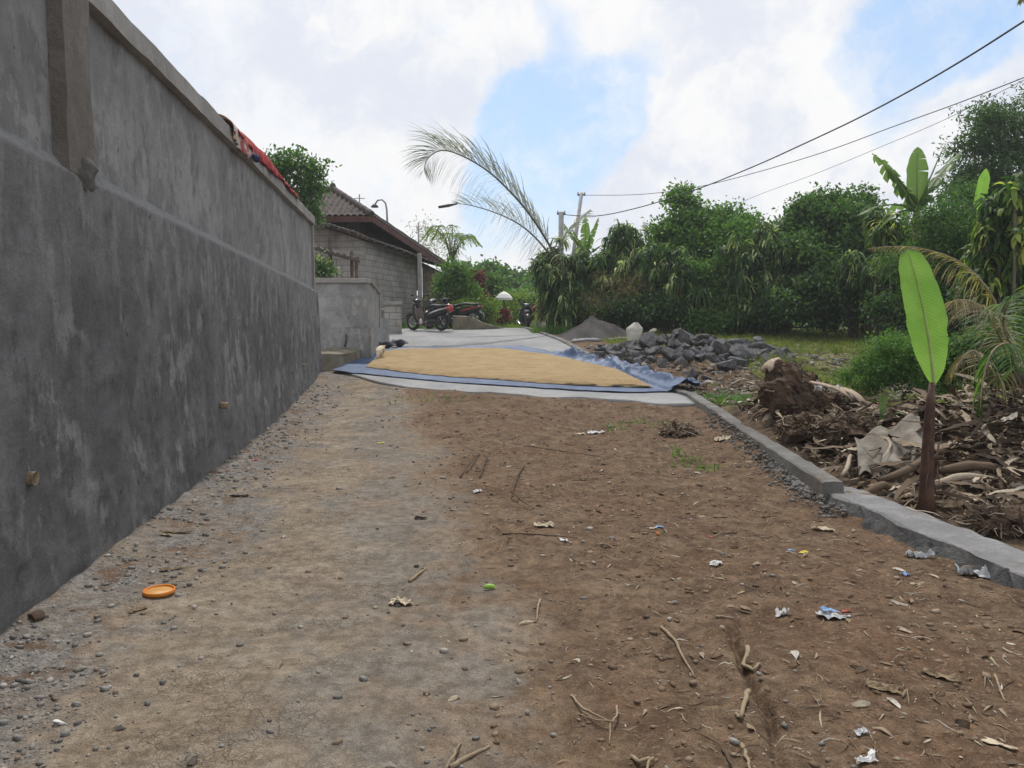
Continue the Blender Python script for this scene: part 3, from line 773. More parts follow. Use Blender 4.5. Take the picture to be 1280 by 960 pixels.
# ------------------------------------------------------------------ block house behind
HA = np.array([-4.94, 27.0]); hd = unit(np.array([.161, .987])); hn = np.array([-hd[1], hd[0]])
def hp(a, b_, z): q = HA + hd * a + hn * b_; return np.array([q[0], q[1], z])
def block_material(name, dirv):
    m, N = newmat(name); p = pos(N)
    dot = N.n('ShaderNodeVectorMath', operation='DOT_PRODUCT', i_0=p, i_1=(dirv[0], dirv[1], 0)).outputs['Value']
    sp = N.n('ShaderNodeSeparateXYZ', i_0=p)
    v = N.n('ShaderNodeCombineXYZ', i_0=dot, i_1=sp.outputs[2]).outputs[0]
    br = N.n('ShaderNodeTexBrick', i_Vector=v, i_Scale=1.0, i_Mortar_Size=.012, i_Brick_Width=.4, i_Row_Height=.2, i_Mortar_Smooth=.2)
    br.inputs['Color1'].default_value = (.40, .38, .355, 1); br.inputs['Color2'].default_value = (.30, .285, .265, 1); br.inputs['Mortar'].default_value = (.16, .15, .14, 1)
    c = N.mix(N.math('MULTIPLY', N.smooth(N.noise(p, 1.3, 6, .65), .42, .7), .6), br.outputs[0], (.14, .13, .115))
    c = N.mix(N.math('MULTIPLY', N.smooth(N.noise(N.scale(p, (2, 2, .5)), 2, 5, .65), .52, .7), .4), c, (.36, .35, .33))
    h = N.math('ADD', br.outputs['Fac'], N.math('MULTIPLY', N.noise(p, 25, 4), -.5))
    N.out(c, .9, h, -.4, .02, spec=.1)
    return m
house = empty('block_house', tuple(hp(0, 0, 1)), label='house of bare grey concrete blocks under a dark tiled hip roof', cat='house')
ho = hp(0, 0, 1)
def H(p): return tuple(np.array(p) - ho)
mb1 = block_material('side_blocks', hd); mb2 = block_material('front_blocks', hn)
m_post = concrete('pale_post', (.36, .35, .32), (.45, .44, .41), sc_=3)
m_wood = basic('old_wood', (.16, .12, .09), (.08, .06, .045), 6, bstr=.3)
m_fascia = basic('red_brown_fascia', (.12, .055, .045), (.07, .035, .03), 5, bstr=.2)
m_tile = basic('clay_tile', (.10, .078, .07), (.05, .042, .04), 3.5, bstr=.4, local=False)
m_tin = basic('weathered_roofing', (.12, .11, .1), (.06, .055, .05), 3, bstr=.4, local=False)
m_dark = basic('dark_interior', (.02, .02, .02))
zt_ = 4.0
b = MB(); b.hexa([H(hp(0, .0, .5)), H(hp(6.3, .0, .5)), H(hp(6.3, .18, .5)), H(hp(0, .18, .5)), H(hp(0, 0, zt_)), H(hp(6.3, 0, zt_)), H(hp(6.3, .18, zt_)), H(hp(0, .18, zt_))]); b.build('side_wall', mb1, house)
b = MB(); b.prism([H(hp(-.003, -.003, .5)), H(hp(-.003, 6, .5)), H(hp(-.003, 6, 4.0)), H(hp(-.003, 2.4, 4.8)), H(hp(-.003, -.003, 4.0))], hp(.17, 0, 0) - hp(0, 0, 0)); b.build('front_wall', mb2, house)
b = MB(); b.hexa([H(hp(6.3, .3, .5)), H(hp(6.5, .3, .5)), H(hp(6.5, 6, .5)), H(hp(6.3, 6, .5)), H(hp(6.3, .3, zt_)), H(hp(6.5, .3, zt_)), H(hp(6.5, 6, zt_)), H(hp(6.3, 6, zt_))]); b.build('rear_wall', m_dark, house)
b = MB()   # pale plaster band and corner pier on the near corner
b.hexa([H(hp(-.02, -.02, 3.55)), H(hp(-.02, 3.5, 3.75)), H(hp(-.004, 3.5, 3.75)), H(hp(-.004, -.02, 3.55)), H(hp(-.02, -.02, 3.67)), H(hp(-.02, 3.5, 3.87)), H(hp(-.004, 3.5, 3.87)), H(hp(-.004, -.02, 3.67))])
b.build('tie_beam', m_post, house)

p = at(524.5, 330, 31.0); zb = 1.0
b = MB(); b.box(H((p[0], p[1], (zb + 3.9) / 2)), (.14, .14, 3.9 - zb), rz=-.16); b.build('porch_post', m_post, house, bevel=.01)
# dark porch wall beyond the post
b = MB(); q0, q1 = at(528, 360, 33.2), at(560, 360, 34.6)
b.hexa([H((q0[0], q0[1], .5)), H((q1[0], q1[1], .5)), H((q1[0], q1[1] + .2, .5)), H((q0[0], q0[1] + .2, .5)), H((q0[0], q0[1], 3.7)), H((q1[0] - .3, q1[1], 3.4)), H((q1[0] - .3, q1[1] + .2, 3.4)), H((q0[0], q0[1] + .2, 3.7))])
b.build('porch_wall', m_wood, house)
# roofs
apex = at(416, 238, 29.3); cr = at(465, 270, 27.2); fr_ = at(556, 331, 34.5)
cl = hp(-.3, 5.2, cr[2])
def tiled(name, e0, e1, ap, mat, parent, org, per=.21, amp=.06, rows=10):
    e0, e1, ap = map(np.array, (e0, e1, ap)); ed = e1 - e0; L = np.linalg.norm(ed); ed = ed / L
    ta = np.dot(ap - e0, ed); foot = e0 + ed * ta; up = ap - foot; H_ = np.linalg.norm(up); up = up / H_; nr = np.cross(ed, up); nr = nr * (1 if nr[2] > 0 else -1)
    n = int(L / per * 8); bb = MB(); w_ = []
    def f(u, v):
        x = u * L; h = H_ * (x / ta if x < ta else (L - x) / (L - ta))
        row = (v * h / .3) % 1
        return e0 + ed * x + up * h * v + nr * (amp * (.5 + .5 * math.cos(2 * math.pi * x / per)) + .02 * (1 - row)) - org
    bb.grid(f, n, 24); 
    bb.grid(lambda u, v: e0 + ed * u * L + up * (H_ * (u * L / ta if u * L < ta else (L - u * L) / (L - ta))) * v - nr * .06 - org, 40, 2)
    return bb.build(name, mat, parent)
tiled('front_roof', cl, cr, apex, m_tile, house, ho)
tiled('side_roof', cr, fr_, apex, m_tile, house, ho)
b = MB()
for a_, c_ in ((apex, cr), (apex, fr_), (apex, cl)):
    n = 16; pts = [a_ + (c_ - a_) * k / n + np.array([0, 0, .07]) for k in range(n + 1)]
    b.tube([H(q) for q in pts], [.10 + .015 * (k % 2) for k in range(n + 1)], 8)
b.ell(H(apex + np.array([0, 0, .12])), (.12, .12, .16), 10, 8)
b.build('ridge_tiles', m_tile, house, smooth=False)
b = MB()
for a_, c_ in ((cr, fr_), (cl, cr)):
    d_ = unit(np.cross(c_ - a_, [0, 0, 1]))
    b.hexa([H(a_ - d_ * .03 - np.array([0, 0, .2])), H(c_ - d_ * .03 - np.array([0, 0, .2])), H(c_ + d_ * .02 - np.array([0, 0, .2])), H(a_ + d_ * .02 - np.array([0, 0, .2])),
            H(a_ - d_ * .03 + np.array([0, 0, .0])), H(c_ - d_ * .03 + np.array([0, 0, .0])), H(c_ + d_ * .02 + np.array([0, 0, .0])), H(a_ + d_ * .02 + np.array([0, 0, .0]))])
b.build('fascia', m_fascia, house)
# left and rear slopes and the dark loft between the two roofs
rl = hp(6.5, 5.2, cr[2])
tiled('rear_roof', fr_, rl, apex, m_tile, house, ho)
tiled('far_roof', rl, cl, apex, m_tile, house, ho)
b = MB(); lf = [H(cr + np.array([-.7, .6, -.02])), H(cl + np.array([.5, .6, -.02])), H(rl + np.array([.5, -.6, -.3])), H(fr_ + np.array([-.9, -.7, .15]))]
b.add(lf + [(q[0], q[1], q[2] - 1.3) for q in lf], [(3, 2, 1, 0), (4, 5, 6, 7), (0, 1, 5, 4), (1, 2, 6, 5), (2, 3, 7, 6), (3, 0, 4, 7)]); b.build('loft', m_wood, house)
# lower lean-to roof skirt along the side wall
E = [at(396, 284, 26.2), at(410, 279, 26.2), at(446, 290, 26.4), at(462, 297, 26.8), at(500, 310, 29.0), at(521, 318, 31.0), at(556, 332, 33.8)]
b = MB(); vs = []; m_ = 24
idx = np.linspace(0, 6, 97)
for t in idx:
    i = min(5, int(t)); e = E[i] + (E[i + 1] - E[i]) * (t - i); ba = e + np.array([-1.3, 1.1, .42])
    rp = .018 * math.sin(t * 40)
    vs += [H(e + np.array([0, 0, rp])), H(ba + np.array([0, 0, rp])), H(ba - np.array([0, 0, .09])), H(e + np.array([0, 0, -.05]))]
fs = []
for i in range(96):
    for k in range(4): fs.append((i * 4 + k, (i + 1) * 4 + k, (i + 1) * 4 + (k + 1) % 4, i * 4 + (k + 1) % 4))
b.add(vs, fs + [(0, 1, 2, 3), (387, 386, 385, 384)]); b.build('skirt_roof', m_tin, house)
b = MB()
for t in np.linspace(.3, 6, 17):
    i = min(5, int(t)); e = E[i] + (E[i + 1] - E[i]) * (t - i)
    b.tube([H(e + np.array([.02, -.02, -.09])), H(e + np.array([-1.2, 1.0, .28]))], .035, 6)
b.build('rafters', m_wood, house)
# small lean-to canopy over the yard
cn = empty('yard_canopy', tuple(at(420, 330, 21.5) * np.array([1, 1, 0]) + np.array([0, 0, 1.4])), label='small sagging corrugated canopy above the low wall', cat='canopy')
co = np.array(cn.location)
b = MB(); c0, c1 = at(372, 300, 21.0), at(449, 322, 21.6)
def cano(u, v):
    q = c0 + (c1 - c0) * u + np.array([-.3, 1.6, .12]) * v
    return q + np.array([0, 0, .02 * math.sin(u * 60) - .04 * math.sin(u * 3.1)]) - co
b.grid(cano, 90, 6); r = b.build('roof', m_tin, cn); sm = r.modifiers.new('t', 'SOLIDIFY'); sm.thickness = .05
b = MB(); b.tube([tuple(c0 + np.array([0, .05, -.1]) - co), tuple(c1 + np.array([0, .05, -.1]) - co)], .04, 6); b.build('rail', m_wood, cn)
for q in (c1 + np.array([-.1, .1, -.1]), c1 + np.array([-.5, 1.5, .3]), c0 + np.array([.5, 1.5, .3])):
    b = MB(); b.tube([tuple(q - co), tuple(np.array([q[0], q[1], .3]) - co)], .05, 8); b.build('post', m_wood, cn)
# block gatepost by the motorbikes
gp = at(491, 380, 24.6); zg = top(gp[0], 24.6)
gpo = empty('block_gatepost', (gp[0], 24.6, zg), label='squat concrete block gatepost beside the parked motorbikes', cat='gatepost')
b = MB(); b.box((0, 0, .4), (.46, .46, .9), jit=.01); b.build('shaft', mb2, gpo, bevel=.01)
b = MB(); b.box((0, 0, .9), (.56, .56, .1), jit=.01); b.build('cap', m_cope, gpo, bevel=.01)
b = MB(); q = at(481, 386, 24.9); b.box((q[0] - gp[0] + .0, .5, .36), (.26, .3, .74), jit=.02); b.build('side_block', mb2, gpo, bevel=.01)
# retaining wall that holds the bank
b = MB(); r0, r1, r2 = at(566, 405, 26.4), at(606, 410, 26.8), at(640, 412, 28)
def rw(u, v):
    c = r0 + (r1 - r0) * (u * 1.6) if u < .625 else r1 + (r2 - r1) * ((u - .625) / .375)
    h = float(np.interp(u, [0, .35, .7, 1], [.55, .5, .22, .03])); e = float(fbm(u * 20, v * 5, 3, 7)) * .04
    if v < .6: return (c[0] + e * .3, c[1] + e, .9 + (h + .08) * v / .6)
    return (c[0], c[1] + .3 * (v - .6) / .4, .9 + h + .08 + e * .3)
b.grid(rw, 60, 14); b.build('retaining_wall', m_moss, label='low mossy retaining wall under the green bank', cat='wall')
# ------------------------------------------------------------------ motor scooters
m_tyre = basic('tyre_rubber', (.02, .02, .02), (.03, .03, .03), 20, .8, .3)
m_rim = basic('rim_metal', (.3, .3, .31), (.2, .2, .2), 20, .35, 0, metal=.8)
m_blk = basic('black_plastic', (.018, .018, .02), (.03, .03, .03), 6, .35, 0, coat=.3)
m_brn = basic('brown_plastic', (.14, .1, .085), (.1, .07, .06), 5, .5, 0)
m_wht = basic('white_plastic', (.6, .6, .6), (.5, .5, .5), 5, .35, 0)
m_redp = basic('red_plastic', (.42, .04, .03), (.3, .03, .03), 5, .3, 0, coat=.4)
m_seat = basic('seat_vinyl', (.03, .03, .032), (.045, .042, .04), 10, .55, .2)
m_exh = basic('exhaust_metal', (.35, .34, .33), (.2, .2, .2), 12, .3, 0, metal=.7)
m_glass = basic('mirror_glass', (.5, .52, .55), (.45, .5, .5), 3, .1, 0, metal=.6)
def mirr(b, pts): pass
def scooter(body, accent, label, loc, rz, group):
    """front wheel towards +x"""
    root = empty('motor_scooter', loc, rz, label=label, cat='motor scooter', group=group)
    for x in (.62, -.62):
        b = MB(); b.lathe((x, 0, .28), [(.19, -.035), (.235, -.05), (.275, -.035), (.285, 0), (.275, .035), (.235, .05), (.19, .035)], 22, 'Y'); w_ = b.build('wheel', m_tyre, root, smooth=True)
        b = MB(); b.lathe((x, 0, .28), [(.0, -.03), (.05, -.03), (.05, .03), (0, .03)], 12, 'Y'); b.lathe((x, 0, .28), [(.19, -.03), (.175, -.03), (.175, .03), (.19, .03)], 20, 'Y')
        for k in range(5):
            th = k * 2 * math.pi / 5; b.tube([(x, 0, .28), (x + .18 * math.cos(th), 0, .28 + .18 * math.sin(th))], [.022, .016], 6)
        b.build('rim', m_rim, w_)
    b = MB()
    b.grid(lambda u, v: (.62 + .33 * math.cos(R(20) + u * R(140)) * 1.0, (v - .5) * .13, .28 + .33 * math.sin(R(20) + u * R(140)) + .02 * math.cos((v - .5) * 3)), 14, 4)
    b.build('front_fender', body, root, smooth=True)
    b = MB()
    for s in (-1, 1): b.tube([(.62, s * .07, .28), (.5, s * .07, .62), (.46, s * .03, .74)], [.02, .024, .02], 8)
    b.build('fork', m_rim, root, smooth=True)
    # leg shield: curved apron
    def apron(u, v):
        z = .26 + .62 * v; wd_ = .24 * (.65 + .5 * math.sin(math.pi * min(1, v * .9 + .08))); y = (u - .5) * 2 * wd_
        return (.30 + .17 * v + .12 * (1 - (2 * u - 1) ** 2) * (.4 + .6 * v), y, z)
    b = MB(); b.grid(apron, 12, 14); o = b.build('front_apron', body, root, smooth=True); o.modifiers.new('t', 'SOLIDIFY').thickness = .03
    b = MB(); b.grid(lambda u, v: tuple(np.array(apron(.12 + .76 * u, .05 + .85 * v)) - np.array([.05, 0, 0])), 10, 10); o = b.build('inner_shield', m_brn, root, smooth=True); o.modifiers.new('t', 'SOLIDIFY').thickness = .02
    b = MB(); b.ell((.50, 0, .72), (.07, .11, .06), 12, 8); b.build('turn_light', m_wht, root, smooth=True)
    b = MB(); b.box((.10, 0, .25), (.46, .34, .07)); b.box((.08, 0, .2), (.4, .24, .1)); b.build('floorboard', m_brn, root, bevel=.02)
    # rear body: swept-up tail
    b = MB()
    rows = []
    for i in range(11):
        t = i / 10; x = -.08 - .80 * t; zc = .46 + .20 * t ** .9; h = .2 * (1 - .62 * t); w2 = .15 * (1 - .55 * t) + .02
        if i == 0: h, w2 = .2, .12
        rows.append([(x, w2 * math.cos(a), zc + h * math.sin(a)) for a in np.linspace(0, 2 * math.pi, 14, endpoint=False)])
    vs = [q for r_ in rows for q in r_]; fs = [(i * 14 + k, i * 14 + (k + 1) % 14, (i + 1) * 14 + (k + 1) % 14, (i + 1) * 14 + k) for i in range(10) for k in range(14)]
    b.add(vs, fs + [tuple(range(14))[::-1], tuple(range(140, 154))]); b.build('rear_body', body, root, smooth=True)
    b = MB()
    for s in (-1, 1): b.tube([(-.15, s * .135, .5), (-.4, s * .13, .6), (-.7, s * .095, .68), (-.86, s * .06, .7)], [.012, .03, .022, .01], 6)
    b.build('side_stripe', accent, root, smooth=True)
    b = MB(); b.grid(lambda u, v: (-.05 - .72 * u, (v - .5) * 2 * (.14 - .05 * u), .68 + .05 * math.sin(u * 5.2) * .6 + .09 * u + .03 * math.cos((v - .5) * 3)), 16, 6); o = b.build('seat', m_seat, root, smooth=True); o.modifiers.new('t', 'SOLIDIFY').thickness = .07
    b = MB(); b.tube([(-.55, .1, .74), (-.86, .09, .80), (-.9, 0, .80), (-.86, -.09, .80), (-.55, -.1, .74)], .015, 6); b.build('grab_rail', m_blk, root, smooth=True)
    b = MB(); b.ell((-.9, 0, .7), (.05, .09, .04), 12, 8); b.build('tail_light', m_redp, root, smooth=True)
    b = MB(); b.grid(lambda u, v: (-.62 + .35 * math.cos(R(75) + u * R(105)), (v - .5) * .14, .28 + .35 * math.sin(R(75) + u * R(105))), 12, 3); b.box((-.97, 0, .42), (.02, .13, .18), ry=.3); b.build('rear_fender', m_blk, root)
    b = MB(); b.box((-.36, .05, .27), (.55, .14, .15)); b.tube([(-.15, 0, .3), (-.35, 0, .38)], .09, 10); b.build('engine', m_blk, root, bevel=.03)
    b = MB(); b.tube([(-.1, -.12, .2), (-.35, -.15, .2), (-.42, -.16, .24), (-.8, -.17, .32), (-.84, -.17, .33)], [.018, .02, .05, .055, .03], 10); b.build('exhaust', m_exh, root, smooth=True)
    b = MB(); b.tube([(.44, 0, .72), (.38, 0, .92)], [.05, .04], 10); b.ell((.42, 0, .94), (.1, .16, .075), 14, 10); b.build('handlebar_cover', body, root, smooth=True)
    b = MB(); b.ell((.5, 0, .94), (.04, .08, .055), 12, 8); b.build('headlight', m_glass, root, smooth=True)
    for s in (-1, 1):
        b = MB(); b.tube([(.40, s * .13, .95), (.34, s * .3, .97), (.31, s * .36, .96)], [.016, .018, .019], 8); b.build('grip', m_blk, root, smooth=True)
        b = MB(); b.tube([(.38, s * .2, .97), (.38, s * .25, 1.1)], .008, 6); mr = b.build('mirror', m_blk, root, smooth=True)
        b = MB(); b.ell((.38, s * .27, 1.13), (.02, .07, .045), 12, 8); b.build('mirror_head', m_blk, mr, smooth=True)
    b = MB(); b.tube([(-.05, .1, .2), (-.12, .22, .02)], .012, 6); b.build('side_stand', m_rim, root)
    return root
GB = 'motor scooters parked beside the block house'
def bottom(px, py, Y, dz=0):
    p = at(px, py, Y); return (p[0], p[1], top(p[0], p[1]) + dz)
s1 = scooter(m_blk, m_wht, 'black motor scooter with brown floorboard in front of the pale post', bottom(534, 412, 25.6), R(180 - 38), GB)
s2 = scooter(m_blk, m_rim, 'dark motor scooter half hidden behind the black one with the helmet', bottom(552, 412, 27.4), R(180 + 52), GB)
s3 = scooter(m_blk, m_redp, 'motor scooter with a red striped tail showing above the mossy retaining wall', bottom(571, 410, 27.9, .05), R(180 - 15), GB)
s4 = scooter(m_blk, m_rim, 'dark motor scooter facing down the far end of the lane', bottom(656, 413, 31), R(-82), GB)
# white bag on the hook of the first scooter
p = at(526, 402, 25.3); b = MB(); b.ell(p, (.05, .04, .09), 12, 8, .1); b.build('plastic_bag', m_wht, smooth=True, org=tuple(p), label='small white plastic bag hanging in the front of the black scooter', cat='bag')
# red helmet on the scooter tail
hp_ = at(561, 386, 25.5); he = empty('helmet', tuple(hp_), R(200), label='glossy red helmet resting on the tail of the black scooter', cat='helmet')
b = MB(); b.lathe((0, 0, 0), [(.12, -.1), (.14, -.04), (.145, .02), (.125, .09), (.08, .135), (.03, .152), (0, .155)], 18); b.build('shell', m_redp, he, smooth=True)
b = MB(); b.grid(lambda u, v: ((.152 - .01 * v) * math.cos((u - .5) * 2.2), (.152 - .01 * v) * math.sin((u - .5) * 2.2), -.06 + .1 * v), 12, 4); b.build('visor', m_glass, he, smooth=True)

# ------------------------------------------------------------------ poles, lamp and cables
m_pole = basic('pole_concrete', (.34, .34, .34), (.24, .24, .24), 6, .8, .2)
m_polew = basic('pole_paint', (.42, .42, .44), (.3, .3, .32), 6, .6, .1)
m_cable = basic('cable_rubber', (.03, .03, .035), (.04, .04, .04), 5, .6, 0)
def pole(p0, p1, r0, r1, name, mat, label, arm=True):
    root = empty(name, tuple(p0), label=label, cat='pole'); b = MB(); o0 = np.array(p0)
    b.tube([(0, 0, 0), tuple(np.array(p1) - o0)], [r0, r1], 12); b.build('shaft', mat, root, smooth=True)
    d = np.array(p1) - o0
    if not arm: return root
    b = MB(); b.box(tuple(d * .985), (.3, .06, .05)); b.build('crossarm', m_wood, root)
    for s in (-1, 1):
        b = MB(); b.lathe(tuple(d * .985 + np.array([s * .12, 0, .03])), [(.02, 0), (.035, .02), (.02, .05), (.03, .07), (0, .09)], 10); b.build('insulator', m_wht, root, smooth=True)
    return root
pt_ = at(727, 241, 30); pb_ = at(713, 345, 30); pb_ = pt_ + (pb_ - pt_) * ((pt_[2] - .9) / (pt_[2] - pb_[2]))
pole(pb_, pt_, .09, .065, 'utility_pole', m_polew, 'pale slim pole leaning above the hedge beside the banana leaves')
p2t = at(701.5, 265, 28); pole((p2t[0], 28, .9), p2t, .1, .09, 'utility_pole', m_pole, 'short grey pole standing upright where the palm fronds cross it')
p3t = at(523, 278, 37); pole((p3t[0], 37, .5), p3t, .05, .04, 'utility_pole', m_pole, 'thin dark pole rising behind the far end of the house roof', arm=False)
# antenna mast, curved street lamp
a_ = at(449.5, 262, 31); at_ = at(449.5, 243, 31); an = empty('antenna_mast', (a_[0], 31, 1), label='thin antenna mast above the tiled roof', cat='antenna')
b = MB(); b.tube([(0, 0, 0), (0, 0, at_[2] - 1)], .025, 6); b.build('mast', m_rim, an)
b = MB(); b.tube([(-.2, 0, at_[2] - 1.15), (.2, 0, at_[2] - 1.15)], .015, 6); b.build('rod', m_rim, an)
L0 = at(484, 290, 34); sl = empty('street_lamp', (L0[0], 34, .8), label='slim street lamp with a hooked neck behind the roof', cat='street lamp')
b = MB(); pts = [(0, 0, 0)] + [tuple(at(x, y, 34) - np.array([L0[0], 34, .8])) for x, y in ((484, 275), (483.4, 262), (482, 254), (477.5, 249.5), (472, 250.5), (469, 255))]
b.tube(pts, [.06, .045, .04, .035, .035, .035, .03], 8); b.build('pole', m_rim, sl, smooth=True)
b = MB(); q = at(468.3, 257.5, 34) - np.array([L0[0], 34, .8]); b.lathe(tuple(q), [(.03, .1), (.1, .04), (.17, -.03), (.15, -.06), (0, -.06)], 12); b.build('lamp_shade', m_blk, sl, smooth=True)
def cable(pts, r, label):
    P = [at(x, y, Y) for x, y, Y in pts]; out = []
    n = len(P)
    for i in range(n - 1):
        p0, p1, p2, p3 = P[max(i - 1, 0)], P[i], P[i + 1], P[min(i + 2, n - 1)]
        for k in range(8):
            t = k / 8; out.append(.5 * ((2 * p1) + (p2 - p0) * t + (2 * p0 - 5 * p1 + 4 * p2 - p3) * t * t + (3 * p1 - p0 - 3 * p2 + p3) * t ** 3))
    out.append(P[-1]); b = MB(); b.tube(out, r, 6)
    return b.build('power_cable', m_cable, smooth=True, label=label, cat='cable', group='overhead cables', org=tuple(P[0]))
cable([(702, 268, 28), (745, 270, 27), (800, 259, 25.5), (870, 237, 24), (940, 209, 21), (1000, 182, 19), (1070, 149, 17), (1140, 112, 15), (1210, 71, 13.5), (1290, 20, 12)], .015, 'thick black cable sagging from the grey pole to the top of the frame edge')
cable([(727, 244, 30), (800, 243, 28), (870, 234, 26), (940, 217, 24), (1030, 190, 21.5), (1120, 157, 19), (1200, 128, 17), (1290, 93, 15)], .010, 'thinner cable running from the top of the leaning pole')
cable([(880, 275, 30), (940, 247, 27.5), (1020, 217, 24), (1100, 184, 21.5), (1180, 150, 19), (1290, 95, 15)], .006, 'faint thin wire lowest of the three over the trees')
cable([(470, 352, 50), (560, 352, 48), (640, 356, 46), (700, 360, 45)], .015, 'faint thin wire crossing above the far trees in the gap')
# ------------------------------------------------------------------ vegetation builders
def blob(px, py, Y, rx, rz, ry=None):
    """ellipsoid of foliage: photo position, depth, photo radii -> metres"""
    k = Y / FPX
    return (at(px, py, Y), np.array([rx * k, (ry if ry else (rx + rz) / 2) * k, rz * k]))

def clumps(blobs_, n, inner=.55):
    """clump centres spread through the volumes, mostly towards the outside; returns centres, outward dirs"""
    sub = []
    for c, r in blobs_:
        if min(r[0], r[2]) < .22: sub.append((c, r)); continue
        sub.append((c, r * .72))
        for q in range(9):
            d_ = unit(rng.normal(size=3)); f_ = rng.uniform(.28, .46); sub.append((c + d_ * r * (1.0 - f_ * .75), r * f_ * np.array([1.1, 1.1, .95])))
    blobs_ = sub
    vol = np.array([np.prod(r) ** (2 / 3) for c, r in blobs_]); pr = vol / vol.sum(); k = rng.choice(len(blobs_), n, p=pr)
    d = unit(rng.normal(size=(n, 3))); rad = (inner + (1.04 - inner) * rng.random(n) ** .6)
    cc = np.array([blobs_[i][0] for i in k]); rr = np.array([blobs_[i][1] for i in k])
    wob = 1 + .22 * fbm(d[:, 0] * 2.3 + k * 3.1, d[:, 2] * 2.3 + d[:, 1] * 1.7, 3, 77)
    return cc + d * rr * (rad * wob)[:, None], d

def limbs(base, targets, r0, name, mat, parent, org, split=.45, bend=.15):
    b = MB(); base = np.array(base, float); top_ = np.mean(targets, 0); j = base + (top_ - base) * split
    mid = (base + j) / 2 + rng.normal(size=3) * bend * .3
    b.tube([base - org - np.array([0, 0, .15]), base - org, mid - org, j - org], [r0 * 1.5, r0 * 1.15, r0 * .95, r0 * .8], 9)
    for t in targets:
        m1 = j + (t - j) * .5 + rng.normal(size=3) * bend
        b.tube([j - org, m1 - org, t - org], [r0 * .6, r0 * .35, r0 * .12], 6)
        for q in range(3):
            e = m1 + (t - m1) * U(.1, .8) + rng.normal(size=3) * .35
            b.tube([m1 - org, (m1 + e) / 2 - org + rng.normal(size=3) * .05, e - org], [r0 * .25, r0 * .15, r0 * .06], 5)
    return b.build(name, mat, parent, smooth=True)

def leafy_tree(name, label, cat, base, blobs_, n_clump, per, leafL, leafW, mat, spread=.22, trunk=.1, group=None, inner=.45, tmat=None, droop=.15, rbias=None):
    base = np.array(base, float); base[2] = g1(base[0], base[1]) if base[2] is None or np.isnan(base[2]) else base[2]
    root = empty(name, tuple(base), label=label, cat=cat, group=group)
    cc, dd = clumps(blobs_, n_clump, inner)
    P = np.repeat(cc, per, 0) + rng.normal(size=(n_clump * per, 3)) * spread * np.array([1, 1, .7]); O = np.repeat(dd, per, 0)
    D = unit(O * .6 + rng.normal(size=P.shape) * .8 + np.array([0, 0, .1])); S = perp(D)
    S = unit(S * np.array([1, 1, .45])); S = unit(S - (S * D).sum(1, keepdims=True) * D)
    cr_ = np.repeat(rng.random(n_clump) * .5, per); r = np.clip(cr_ + rng.random(len(P)) * .5, 0, 1)
    sz = rng.uniform(.6, 1.25, len(P))
    V, F, rr = leafset(P, D, S, leafL * sz, leafW * sz, droop, 1, r, fold=.2)
    o = npmesh('crown', V - base, F, mat, root, rr)
    limbs(base, [c - np.array([0, 0, .3]) * r[2] for c, r in blobs_], trunk, 'trunk', tmat or bark, root, base)
    return root

def dracaena(label, base, blobs_, n_ros, mat, leaves=18, L=.62, W=.07, group=None, name='dracaena_bush', up=.35, cat='bush'):
    """tall bush of rosettes of drooping strap leaves on cane stems"""
    base = np.array(base, float); root = empty(name, tuple(base), label=label, cat=cat, group=group)
    cc, dd = clumps(blobs_, n_ros, .5)
    n = n_ros * leaves; P = np.repeat(cc, leaves, 0) + rng.normal(size=(n, 3)) * .05
    ax = unit(dd * .7 + np.array([0, 0, up * .3]) + rng.normal(size=dd.shape) * .2); A = np.repeat(ax, leaves, 0)
    side = perp(A); D = unit(A * rng.uniform(.2, 1.1, (n, 1)) + side)
    S = unit(np.cross(D, A)); r = np.clip(np.repeat(rng.random(n_ros) * .45, leaves) + rng.random(n) * .6, 0, 1)
    V, F, rr = leafset(P, D, S, L * rng.uniform(.7, 1.2, n), W * rng.uniform(.8, 1.2, n), rng.uniform(.8, 1.7, n), 4, r)
    npmesh('crown', V - base, F, mat, root, rr)
    b = MB()
    for k in range(0, n_ros, max(1, n_ros // 34)):
        t = cc[k]; bs = np.array([base[0] + (t[0] - base[0]) * .6, base[1] + (t[1] - base[1]) * .6, base[2] - .1])
        b.tube([bs - base, (bs + t) / 2 - base + rng.normal(size=3) * .1, t - base], [.035, .028, .02], 6)
    b.build('stem', bark, root, smooth=True)
    return root

def gz0(x, y): return g1(x, y)
def gb(px, Y): x = (px - 640) / FPX * Y; return (x, Y, g1(x, Y))

